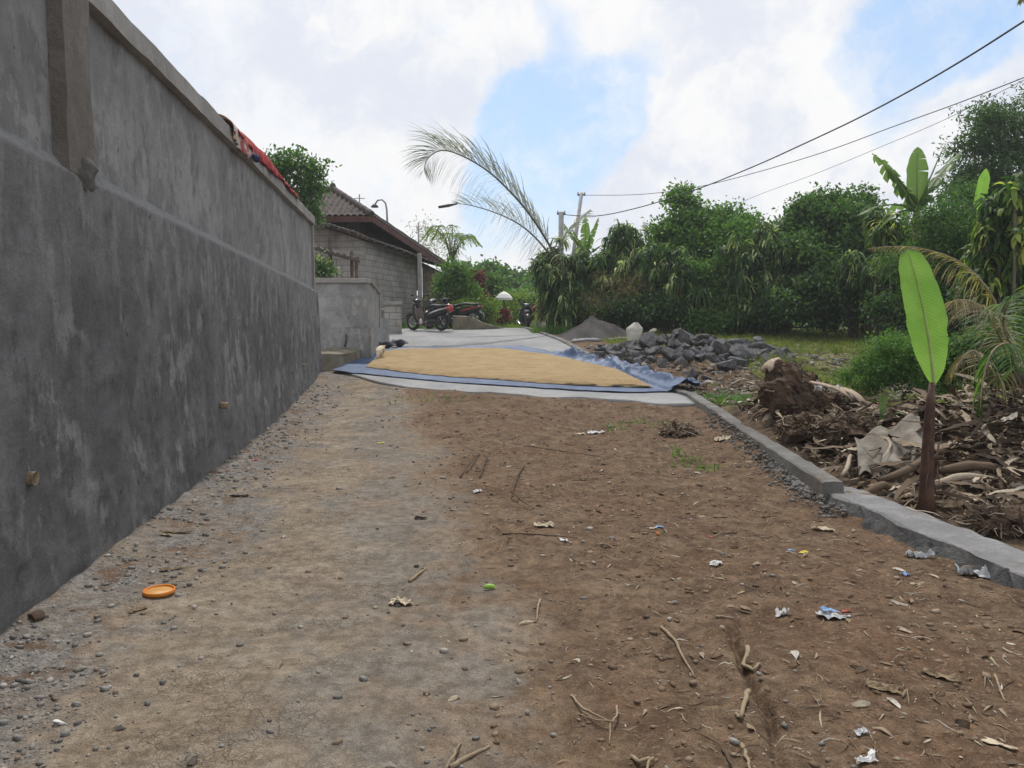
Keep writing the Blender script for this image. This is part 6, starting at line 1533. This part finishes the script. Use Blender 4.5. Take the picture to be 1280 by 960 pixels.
# ------------------------------------------------------------------ heap of torn banana leaves, roots and rubbish behind the kerb
m_dead = rndmat('dead_banana', [(0, (.03, .02, .014)), (.35, (.085, .056, .036)), (.65, (.18, .13, .09)), (.85, (.32, .255, .185)), (1, (.5, .44, .36))], .8, .15)
b = MB()
for k in range(1500):
    if k < 950: cx, cy = random.gauss(4.9, .9), random.gauss(7.3, .9)
    else: cx, cy = random.gauss(3.75, .45), random.gauss(9.3, 1.0)
    if cx < kerbx(cy) + .35 or cy < 4.6: continue
    L_, W_ = U(.12, .62), U(.012, .065); a_ = random.gauss(.5, .9); tl = random.gauss(0, .25); cv = random.gauss(0, .9); tw = U(-1.5, 1.5); lf_ = U(0, .16); hp1 = U(0, .25); ph_ = U(0, 6)
    def f(u, v):
        t = u - .5; x = t * L_; yv = cv * (t * t) * L_; w_ = (v - .5) * W_ * (1 - (2 * t) ** 4 * .7)
        c_, s_ = math.cos(tw * u), math.sin(tw * u); X_ = cx + x * math.cos(a_) - (yv + w_ * c_) * math.sin(a_); Y_ = cy + x * math.sin(a_) + (yv + w_ * c_) * math.cos(a_)
        return (X_, Y_, max(g1(X_, Y_) + .01, g1(cx, cy) + lf_ + x * tl) + w_ * s_ + hp1 * L_ * (1 - 4 * t * t) * .5 + .008 * math.sin(u * 20 + ph_))
    b.grid(f, 9, 2, r=random.random())
o = b.build('dead_leaf_heap', m_dead, smooth=True, kind='stuff', label='heap of torn brown banana leaves and stalks behind the kerb', org=(4.8, 7.4, 0))
# root balls: dark soil lumps with hair roots
m_rootb = basic('root_soil', (.14, .095, .065), (.065, .043, .03), 6, .95, 1.0, bsc=22)
def rootball(px, py, rx, ry, rz_, label, seed, dz=.12):
    p = G(px, py); root = empty('root_ball', tuple(p), label=label, cat='root ball'); b = MB()
    def f(u, v):
        a_ = u * 2 * math.pi; ph = v * math.pi; d = np.array([math.sin(ph) * math.cos(a_), math.sin(ph) * math.sin(a_), math.cos(ph)])
        e = 1 + .7 * float(fbm(d[0] * 1.9 + seed, d[2] * 1.9 + d[1] * 1.3, 4, seed)) + .2 * float(fbm(d[0] * 8, d[2] * 8 + d[1] * 5, 3, seed + 3))
        return (d[0] * rx * e, d[1] * ry * e, dz + d[2] * rz_ * e)
    b.grid(f, 44, 26); b.build('clod', m_rootb, root, smooth=False)
    b = MB(); rs = random.Random(seed)
    for k in range(190):
        a_ = rs.uniform(0, 6.28); ph = rs.uniform(.3, 1.7); d = np.array([math.sin(ph) * math.cos(a_), math.sin(ph) * math.sin(a_), math.cos(ph)]); q = d * np.array([rx, ry, rz_]) * .95 + np.array([0, 0, dz]); pts = [q]
        for j in range(4): q = q + (d * .3 + np.array([rs.gauss(0, .6), rs.gauss(0, .6), rs.gauss(-.3, .5)])) * .055; pts.append(q)
        b.tube(pts, [.007, .006, .005, .004, .002], 4, r=rs.random())
    b.build('hair_roots', m_dead, root); return root
rb1 = rootball(985, 520, .27, .25, .30, 'tallest dark root ball with a pale curl of bark over its top', 11, .30)
rootball(1005, 550, .24, .22, .16, 'dark root ball in front of the tallest one beside the kerb', 23, .1)
rootball(1055, 560, .30, .24, .20, 'broad dark root ball between the tallest one and the grey cloth', 37, .12)
rootball(1030, 515, .22, .2, .14, 'small root ball behind the broad one near the weeds', 41, .1)
rootball(850, 545, .2, .2, .09, 'small earthy root tuft on the lane side of the kerb', 53, .04)
rootball(1250, 668, .18, .16, .12, 'dark root lump behind the low kerb beyond the near banana', 59, .08)
m_barkp = rndmat('pale_bark', [(0, (.34, .26, .19)), (1, (.5, .4, .31))], .7, .2)
def curl(px, py, W_, L_, rzv, lift, label, name='bark_curl', mat=None, arch=.5, tiltv=0, th=.012, rr_=0.5):
    p = G(px, py); b = MB(); c_, s_ = math.cos(rzv), math.sin(rzv)
    def f(u, v):
        t = u * math.pi * arch; x = L_ * (math.sin(t) if arch > .3 else (u - .5)); z = L_ * (1 - math.cos(t)) * -.6 if arch > .3 else .03 * math.sin(u * 5); w_ = (v - .5) * W_ * (1 - .5 * abs(2 * u - 1) ** 3); z += -.25 * W_ * (2 * v - 1) ** 2 + .01 * float(fbm(u * 6, v * 3, 2, int(px)))
        return (x * c_ - w_ * s_, x * s_ + w_ * c_, lift + z + w_ * tiltv)
    b.grid(f, 18, 8, r=rr_); o = b.build(name, mat or m_barkp, smooth=True, label=label, cat='bark' if 'bark' in name else name.replace('_', ' ')); o.location = tuple(p); sm = o.modifiers.new('t', 'SOLIDIFY'); sm.thickness = th; return o
curl(972, 520, .20, .20, R(205), .66, 'pale curl of bark draped over the tallest root ball')
curl(1010, 522, .10, .55, R(-35), .42, 'long strip of pale bark leaning down beside the tallest root ball', arch=.35)
curl(1050, 522, .12, .3, R(-60), .36, 'yellowish strip of bark bent over the broad root ball', arch=.45)
# grey cloth
m_rag = basic('grey_rag', (.26, .235, .2), (.17, .15, .125), 4, .9, .4)
p = G(1128, 590); b = MB()
def rag(u, v):
    x = (u - .5) * .62 + (v - .5) * .22; y_ = (v - .5) * .62; X_, Y_ = p[0] + x, p[1] + .25 + y_
    return (x, y_ + .25, g1(X_, Y_) - p[2] + .06 + .16 * v + .05 * math.sin(u * 14 + v * 3) * (1 - .3 * v) + .03 * float(fbm(u * 5, v * 5, 3, 8)))
b.grid(rag, 44, 30); o = b.build('rag', m_rag, smooth=True, label='grey brown cloth rag thrown on the heap behind the kerb', cat='rag'); o.location = tuple(p); o.modifiers.new('t', 'SOLIDIFY').thickness = .006
# fresh leaf bent over the heap
m_lg = basic('pale_green_leaf', (.3, .45, .16), (.2, .34, .11), 6, .5, .2)
p = G(1115, 540); b = MB(); banana_leaf(b, (0, .2, .05), (.3, .0, 1), .5, .12, 4.2, .6, seed=3, n=20, side0=(.4, .9, 0)); banana_leaf(b, (0, .2, .05), (-.1, -.2, 1), .42, .1, 1.4, .6, seed=5, n=16, side0=(1, .3, 0)); o = b.build('young_leaf', m_lg, smooth=True, label='pale green young leaf drooping over the top of the heap', cat='leaf'); o.location = tuple(p)
m_lgd = basic('green_leaf', (.12, .22, .07), (.08, .15, .05), 6, .5, .2)
p = G(1242, 655); b = MB()
for k in range(7): a_ = k * .95; banana_leaf(b, (0, 0, 0), (math.cos(a_), math.sin(a_), 1.2), .13, .045, 1.6, 0, seed=k, n=8)
o = b.build('seedling', m_lgd, smooth=True, label='tiny green seedling behind the low kerb', cat='seedling'); o.location = tuple(p)
# stalks and logs in the heap
for k, (px, py, L_, r_, a_, lab) in enumerate([(1140, 600, .8, .035, .35, 'long brown stalk lying in front of the rag'), (1200, 615, .7, .03, .05, 'pale curved stalk on the ground behind the near banana'), (1215, 600, .6, .04, -.5, 'thick brown stalk tipped against the heap by the coconut palm'),
        (1060, 595, .5, .02, .9, 'thin pale stick lying against the broad root ball'), (1100, 620, .35, .035, .2, 'short torn stalk end just behind the kerb end'), (925, 480, .7, .016, .7, 'bent pale branch lying before the stones')]):
    p = G(px, py); b = MB(); pts = []; h0 = .08 if k < 5 else .04
    for j in range(9):
        t = j / 8 - .5; x, y_ = t * L_ * math.cos(a_), t * L_ * math.sin(a_) + .1 * L_ * math.sin(t * 5); pts.append((x, y_, max(0, g1(p[0] + x, p[1] + y_) - p[2]) + h0 + .05 * math.cos(t * 4)))
    b.tube(pts, [r_ * q for q in (.6, .9, 1, 1.05, 1, .95, .9, .75, .5)], 8, r=.5 + .4 * (k % 2)); o = b.build('stalk', m_dead, smooth=True, label=lab, cat='stalk'); o.location = tuple(p)
# bits of paper and plastic
m_paper = basic('white_paper', (.7, .7, .7), (.58, .57, .55), 8, .7, .2)
m_blue = basic('blue_plastic', (.12, .26, .5), (.3, .42, .6), 3, .4, .1); m_redl = basic('red_plastic_bit', (.5, .1, .07), (.4, .08, .06), 6, .5, .1)
m_yel = basic('yellow_bit', (.6, .5, .08), (.5, .4, .06), 6, .5, .1); m_clear = basic('pale_film', (.5, .52, .54), (.36, .37, .38), 6, .3, .3); m_cream = basic('cream_bit', (.55, .48, .36), (.42, .35, .25), 8, .8, .3)
def scrap(px, py, L_, W_, rzv, mat, label, cat='paper scrap', name='paper_scrap', crump=.35, lift=0.0, seed=1):
    p = G(px, py); b = MB(); c_, s_ = math.cos(rzv), math.sin(rzv)
    def f(u, v):
        r1_ = 1 + .35 * float(fbm(u * 3, v * 3, 2, seed + 7)); x, y_ = (u - .5) * L_ * r1_, (v - .5) * W_ * (1 + .4 * float(fbm(u * 4, seed, 2, seed)))
        X_, Y_ = x * c_ - y_ * s_, x * s_ + y_ * c_
        return (X_, Y_, g1(p[0] + X_, p[1] + Y_) - p[2] + .006 + lift + abs(float(fbm(u * 3.5, v * 3.5, 2, seed + 2))) * crump * W_)
    b.grid(f, 14, 10); o = b.build(name, mat, smooth=False, label=label, cat=cat); o.location = tuple(p); o.modifiers.new('t', 'SOLIDIFY').thickness = .0015; return o
for k, (px, py, L_, W_, a_, m_, lab, kw) in enumerate([
    (1040, 775, .14, .07, -.5, m_clear, 'silvery plastic wrapper with a blue one lying on it', dict(name='wrapper', cat='wrapper')),
    (1036, 773, .09, .035, -.5, m_blue, 'small bright blue wrapper strip on the silvery one', dict(name='wrapper', cat='wrapper', lift=.02)),
    (1058, 768, .05, .02, -.3, m_redl, 'red scrap beside the blue and silver wrappers', dict(name='wrapper', cat='wrapper')),
    (1082, 948, .07, .035, .1, m_paper, 'bright white crumpled paper at the bottom edge of the lane', dict(crump=.8)),
    (1090, 940, .06, .02, 1.0, m_paper, 'narrow white paper twist beside the crumpled one', dict(crump=.8)),
    (1078, 914, .05, .03, .3, m_clear, 'clear plastic bit with a green leaf above the white paper', dict(crump=.5)),
    (895, 705, .07, .04, .2, m_paper, 'white paper scrap alone on the soil below the red bit', dict(crump=.6)),
    (887, 670, .04, .025, .2, m_redl, 'little red plastic bit on the soil', dict(name='plastic_bit', cat='plastic bit')),
    (824, 660, .07, .04, 2.4, m_blue, 'dull blue scrap with an orange tag under it', dict(name='plastic_bit', cat='plastic bit')),
    (822, 669, .02, .05, .1, basic('orange_bit', (.6, .22, .06)), 'small orange tag below the dull blue scrap', dict(name='plastic_bit', cat='plastic bit')),
    (814, 661, .06, .04, .6, m_cream, 'cream scrap touching the dull blue one', dict()),
    (597, 616, .07, .045, .3, m_paper, 'small white scrap on the soil by the upright twig', dict(crump=.6)),
    (705, 678, .06, .04, 0, m_paper, 'white scrap at the end of the long thin stick', dict(crump=.5)),
    (680, 662, .14, .06, -.1, m_cream, 'cream torn fibre scrap above the long thin stick', dict(crump=.6)),
    (744, 541, .2, .1, .1, m_paper, 'white paper lying far up the soil near the concrete', dict(crump=.4)),
    (727, 544, .14, .07, .6, m_cream, 'off white paper touching the larger one near the concrete', dict(crump=.4)),
    (476, 555, .08, .05, .2, m_yel, 'small yellow scrap on the grey track', dict(name='plastic_bit', cat='plastic bit')),
    (978, 772, .07, .05, -.4, m_paper, 'pinkish white paper beside the dry roots of the furrow', dict(crump=.8)),
    (1006, 692, .05, .03, .4, m_yel, 'yellow scrap among the litter before the low kerb', dict(name='plastic_bit', cat='plastic bit')),
    (989, 690, .04, .02, .4, m_blue, 'tiny blue scrap next to the yellow one', dict(name='plastic_bit', cat='plastic bit')),
    (1131, 722, .05, .04, .4, m_blue, 'blue bottle cap sized scrap before the low kerb', dict(name='plastic_bit', cat='plastic bit')),
    (1150, 700, .16, .08, -.3, m_clear, 'clear plastic film caught at the foot of the low kerb', dict(name='plastic_film', cat='plastic film', crump=.9)),
    (1215, 720, .16, .09, -.2, m_clear, 'crumpled film and foam at the low kerb near the frame edge', dict(name='plastic_film', cat='plastic film', crump=.9)),
    (1207, 719, .07, .05, .3, m_cream, 'round cream scrap on the crumpled film', dict(lift=.02)),
    (1030, 662, .14, .05, -.5, m_cream, 'broad pale leaf scrap by the foot of the kerb end', dict(crump=.5)),
    (905, 552, .22, .1, .5, m_cream, 'pale crumpled paper against the kerb on the lane side', dict(crump=.6)),
    (921, 511, .24, .1, .1, m_paper, 'white paper lying on the weeds behind the kerb', dict(crump=.5, lift=.06)),
    (1012, 512, .26, .16, -.2, m_paper, 'white plastic piece tucked behind the tallest root ball', dict(crump=.9, lift=.2)),
    (1053, 512, .18, .1, .2, m_paper, 'white plastic piece behind the broad root ball', dict(crump=.9, lift=.2)),
    (501, 750, .11, .07, .15, m_cream, 'flat whitish stone like scrap in the middle of the lane', dict(crump=.5)),
    (320, 577, .05, .04, .3, basic('pink_bit', (.5, .12, .2)), 'tiny pink scrap on the gravel by the wall', dict(name='plastic_bit', cat='plastic bit')),
    (1250, 934, .10, .03, -.7, m_cream, 'pale dry leaf strip at the bottom corner of the lane', dict()),
    (330, 540, .12, .06, .3, m_paper, 'white scrap lying on the gravel below the middle pipe', dict(crump=.5)),
    (208, 672, .09, .03, -.2, m_cream, 'forked dry husk on the gravel above the orange lid', dict(crump=.6))]):
    scrap(px, py, L_, W_, a_, m_, lab, seed=40 + k * 3, **kw)
# named stones and husks on the verge
for px, py, r_, m_, lab in [(98, 838, .028, m_rockp, 'pale buff pebble on the gravel below the orange lid'), (46, 783, .045, basic('brown_clod', (.12, .075, .05), (.08, .05, .035), 8, bstr=.6), 'brown oval clod at the wall foot'), (122, 773, .022, m_rockp, 'small tan pebble between the clod and the orange lid'),
        (75, 905, .022, m_paper, 'white stone chip at the corner of the lane'), (150, 910, .024, m_rockp, 'light grey angular pebble near the bottom of the verge'), (240, 957, .03, m_rockp, 'pale stone at the bottom edge of the lane'), (486, 958, .03, m_rockp, 'buff stone at the bottom of the grey track'), (650, 848, .022, m_rockp, 'grey pebble set in the soil')]:
    p = G(px, py); rock(p[0], p[1], r_, lab, z=-r_ * .15, mat=m_)
# orange lid
m_or, N = newmat('orange_plastic'); c = N.mix(N.smooth(N.noise(objco(N), 14, 4), .4, .7), (.5, .24, .06), (.6, .36, .13)); N.out(c, .45, N.noise(objco(N), 30, 3), .1, .005, spec=.4)
p = G(199, 742); ld = empty('orange_tub_top', tuple(p + np.array([0, 0, .008])), label='round orange plastic lid lying on the gravel', cat='tub lid')
b = MB(); b.lathe((0, 0, 0), [(0, .012), (.06, .010), (.072, .006), (.074, .004)], 40); b.build('disc', m_or, ld, smooth=True)
b = MB(); b.lathe((0, 0, 0), [(.072, .004), (.075, .016), (.081, .017), (.083, .006), (.082, -.004), (.078, -.004)], 40); b.build('rim', basic('orange_rim', (.62, .2, .02), (.52, .17, .02), 6, .4, .1), ld, smooth=True)
# green seed pod
p = G(612, 736); b = MB(); b.tube([(-.035, 0, .012), (-.02, 0, .016), (0, .003, .018), (.02, .0, .017), (.032, -.004, .014)], [.004, .012, .014, .012, .004], 10); o = b.build('green_pod', basic('pod_green', (.28, .5, .08), (.22, .4, .06), 10, .5, .2), smooth=True, label='small bright green pod on the soil', cat='pod'); o.location = tuple(p)
# twigs: [points in photo pixels], thickness, height of the middle
def twig(pts, r_, h, label, mat=None, name='twig', up=None):
    Q = [G(*q) for q in pts]; o0 = Q[0]; b = MB(); n = len(Q); P = []
    for i in range(n - 1):
        for k in range(4):
            t = k / 4; P.append(Q[i] + (Q[i + 1] - Q[i]) * t)
    P.append(Q[-1]); P = [q + np.array([U(-1, 1) * r_ * .4, U(-1, 1) * r_ * .4, r_ * .6 + h * math.sin(math.pi * i / (len(P) - 1))]) - o0 for i, q in enumerate(P)]
    b.tube(P, [r_ * (1 - .6 * i / len(P)) for i in range(len(P))], 7, r=.5); o = b.build(name, mat or m_dead, smooth=True, label=label, cat=name.replace('_', ' ')); o.location = tuple(o0); return o
m_tw = rndmat('twig_dark', [(0, (.07, .05, .04)), (1, (.12, .09, .065))])
m_twl = rndmat('twig_pale', [(0, (.26, .2, .13)), (1, (.34, .27, .19))])
twig([(628, 671), (660, 674), (690, 675), (722, 674)], .006, .005, 'long thin stick lying across the soil', m_tw)
twig([(655, 585), (645, 605), (638, 622), (652, 632), (668, 640)], .008, .05, 'dark bent twig arching up from the soil', m_tw)
twig([(827, 780), (842, 800), (855, 820), (868, 838)], .009, .006, 'pale brown stick slanting left of the furrow', m_twl)
twig([(676, 748), (672, 762), (670, 774)], .008, .01, 'short tan stick standing in the middle of the soil', m_twl)
twig([(512, 727), (522, 719), (533, 711)], .011, .004, 'short flat tan chip above the whitish scrap', m_twl)
twig([(714, 860), (728, 885), (745, 898), (763, 905), (762, 925)], .006, .03, 'loop of thin dry root near the bottom of the lane', m_twl)
twig([(771, 872), (771, 890), (766, 905), (745, 902), (722, 888)], .005, .03, 'second thin root tangled with the loop of dry root', m_twl)
twig([(563, 955), (585, 942), (612, 930)], .010, .002, 'flat pale stalk piece at the bottom edge', m_twl)
twig([(556, 960), (568, 945), (576, 925)], .006, .02, 'thin root crossing the flat stalk piece at the bottom', m_twl)
twig([(935, 805), (930, 822), (942, 835), (950, 828)], .012, .012, 'knotty dry root lying in the furrow', m_twl)
twig([(935, 860), (932, 880), (926, 900), (918, 893)], .012, .006, 'split root stub halfway down the furrow', m_twl)
twig([(928, 925), (934, 945), (938, 962)], .009, .003, 'pale root piece at the bottom of the furrow', m_twl)
twig([(903, 928), (912, 948), (918, 962)], .007, .01, 'thin brown stick just left of the furrow bottom', m_tw)
twig([(895, 770), (905, 773), (918, 774)], .008, .004, 'short tan stick above the knotty root', m_twl)
twig([(1243, 852), (1250, 868), (1256, 878)], .006, .004, 'short straw coloured stick near the frame edge', m_twl)
twig([(575, 600), (590, 580), (600, 568)], .01, .05, 'first of two brown sticks poking from the soil near the tuft', m_tw)
twig([(600, 600), (606, 580), (612, 566)], .009, .05, 'second thinner brown stick poking from the soil near the tuft', m_tw)
twig([(655, 560), (700, 565), (745, 572), (790, 575)], .006, .004, 'thin straight stick far up the soil', m_tw)
twig([(790, 940), (800, 948), (815, 944), (806, 962)], .009, .012, 'forked pale root at the bottom of the soil', m_twl)
twig([(1128, 872), (1133, 866), (1137, 878)], .004, .01, 'hair thin root by the litter near the frame edge', m_twl)
for k, (px, py, L_, W_, a_, lab) in enumerate([(1175, 850, .14, .05, -.7, 'curved pale leaf lying on the soil below the film'), (1105, 862, .12, .04, -.5, 'greenish brown dry leaf beside the curved pale one'), (300, 622, .14, .04, .2, 'dark dry leaf on the track'), (525, 650, .09, .04, .1, 'curled black leaf on the grey track'),
        (215, 712, .13, .035, .6, 'tan dry leaf just above the orange lid'), (172, 762, .1, .03, .9, 'tan leaf scrap just below the orange lid'), (220, 668, .2, .03, .3, 'long tan husk on the gravel above the lid'), (965, 645, .13, .04, -.2, 'rolled dry leaf near the kerb end'), (900, 645, .12, .04, -.6, 'brown dry leaf among the litter under the kerb')]):
    scrap(px, py, L_, W_, a_, m_dead if k in (2, 3) else m_twl, lab, cat='dry leaf', name='dry_leaf', seed=200 + k, crump=.5)

sc.cycles.max_bounces = 5; sc.cycles.diffuse_bounces = 3; sc.cycles.glossy_bounces = 2; sc.cycles.transmission_bounces = 3; sc.cycles.volume_bounces = 0
# ------------------------------------------------------------------ air
hm = bpy.data.materials.new('haze'); hm.use_nodes = True; hn_ = hm.node_tree; hn_.nodes.clear()
pv = hn_.nodes.new('ShaderNodeVolumePrincipled'); pv.inputs['Density'].default_value = .0011; pv.inputs['Color'].default_value = (.9, .93, 1, 1); pv.inputs['Anisotropy'].default_value = .2
ho_ = hn_.nodes.new('ShaderNodeOutputMaterial'); hn_.links.new(pv.outputs[0], ho_.inputs['Volume'])
b = MB(); b.box((0, 60, 4), (320, 300, 16)); b.build('haze', hm, kind='stuff')
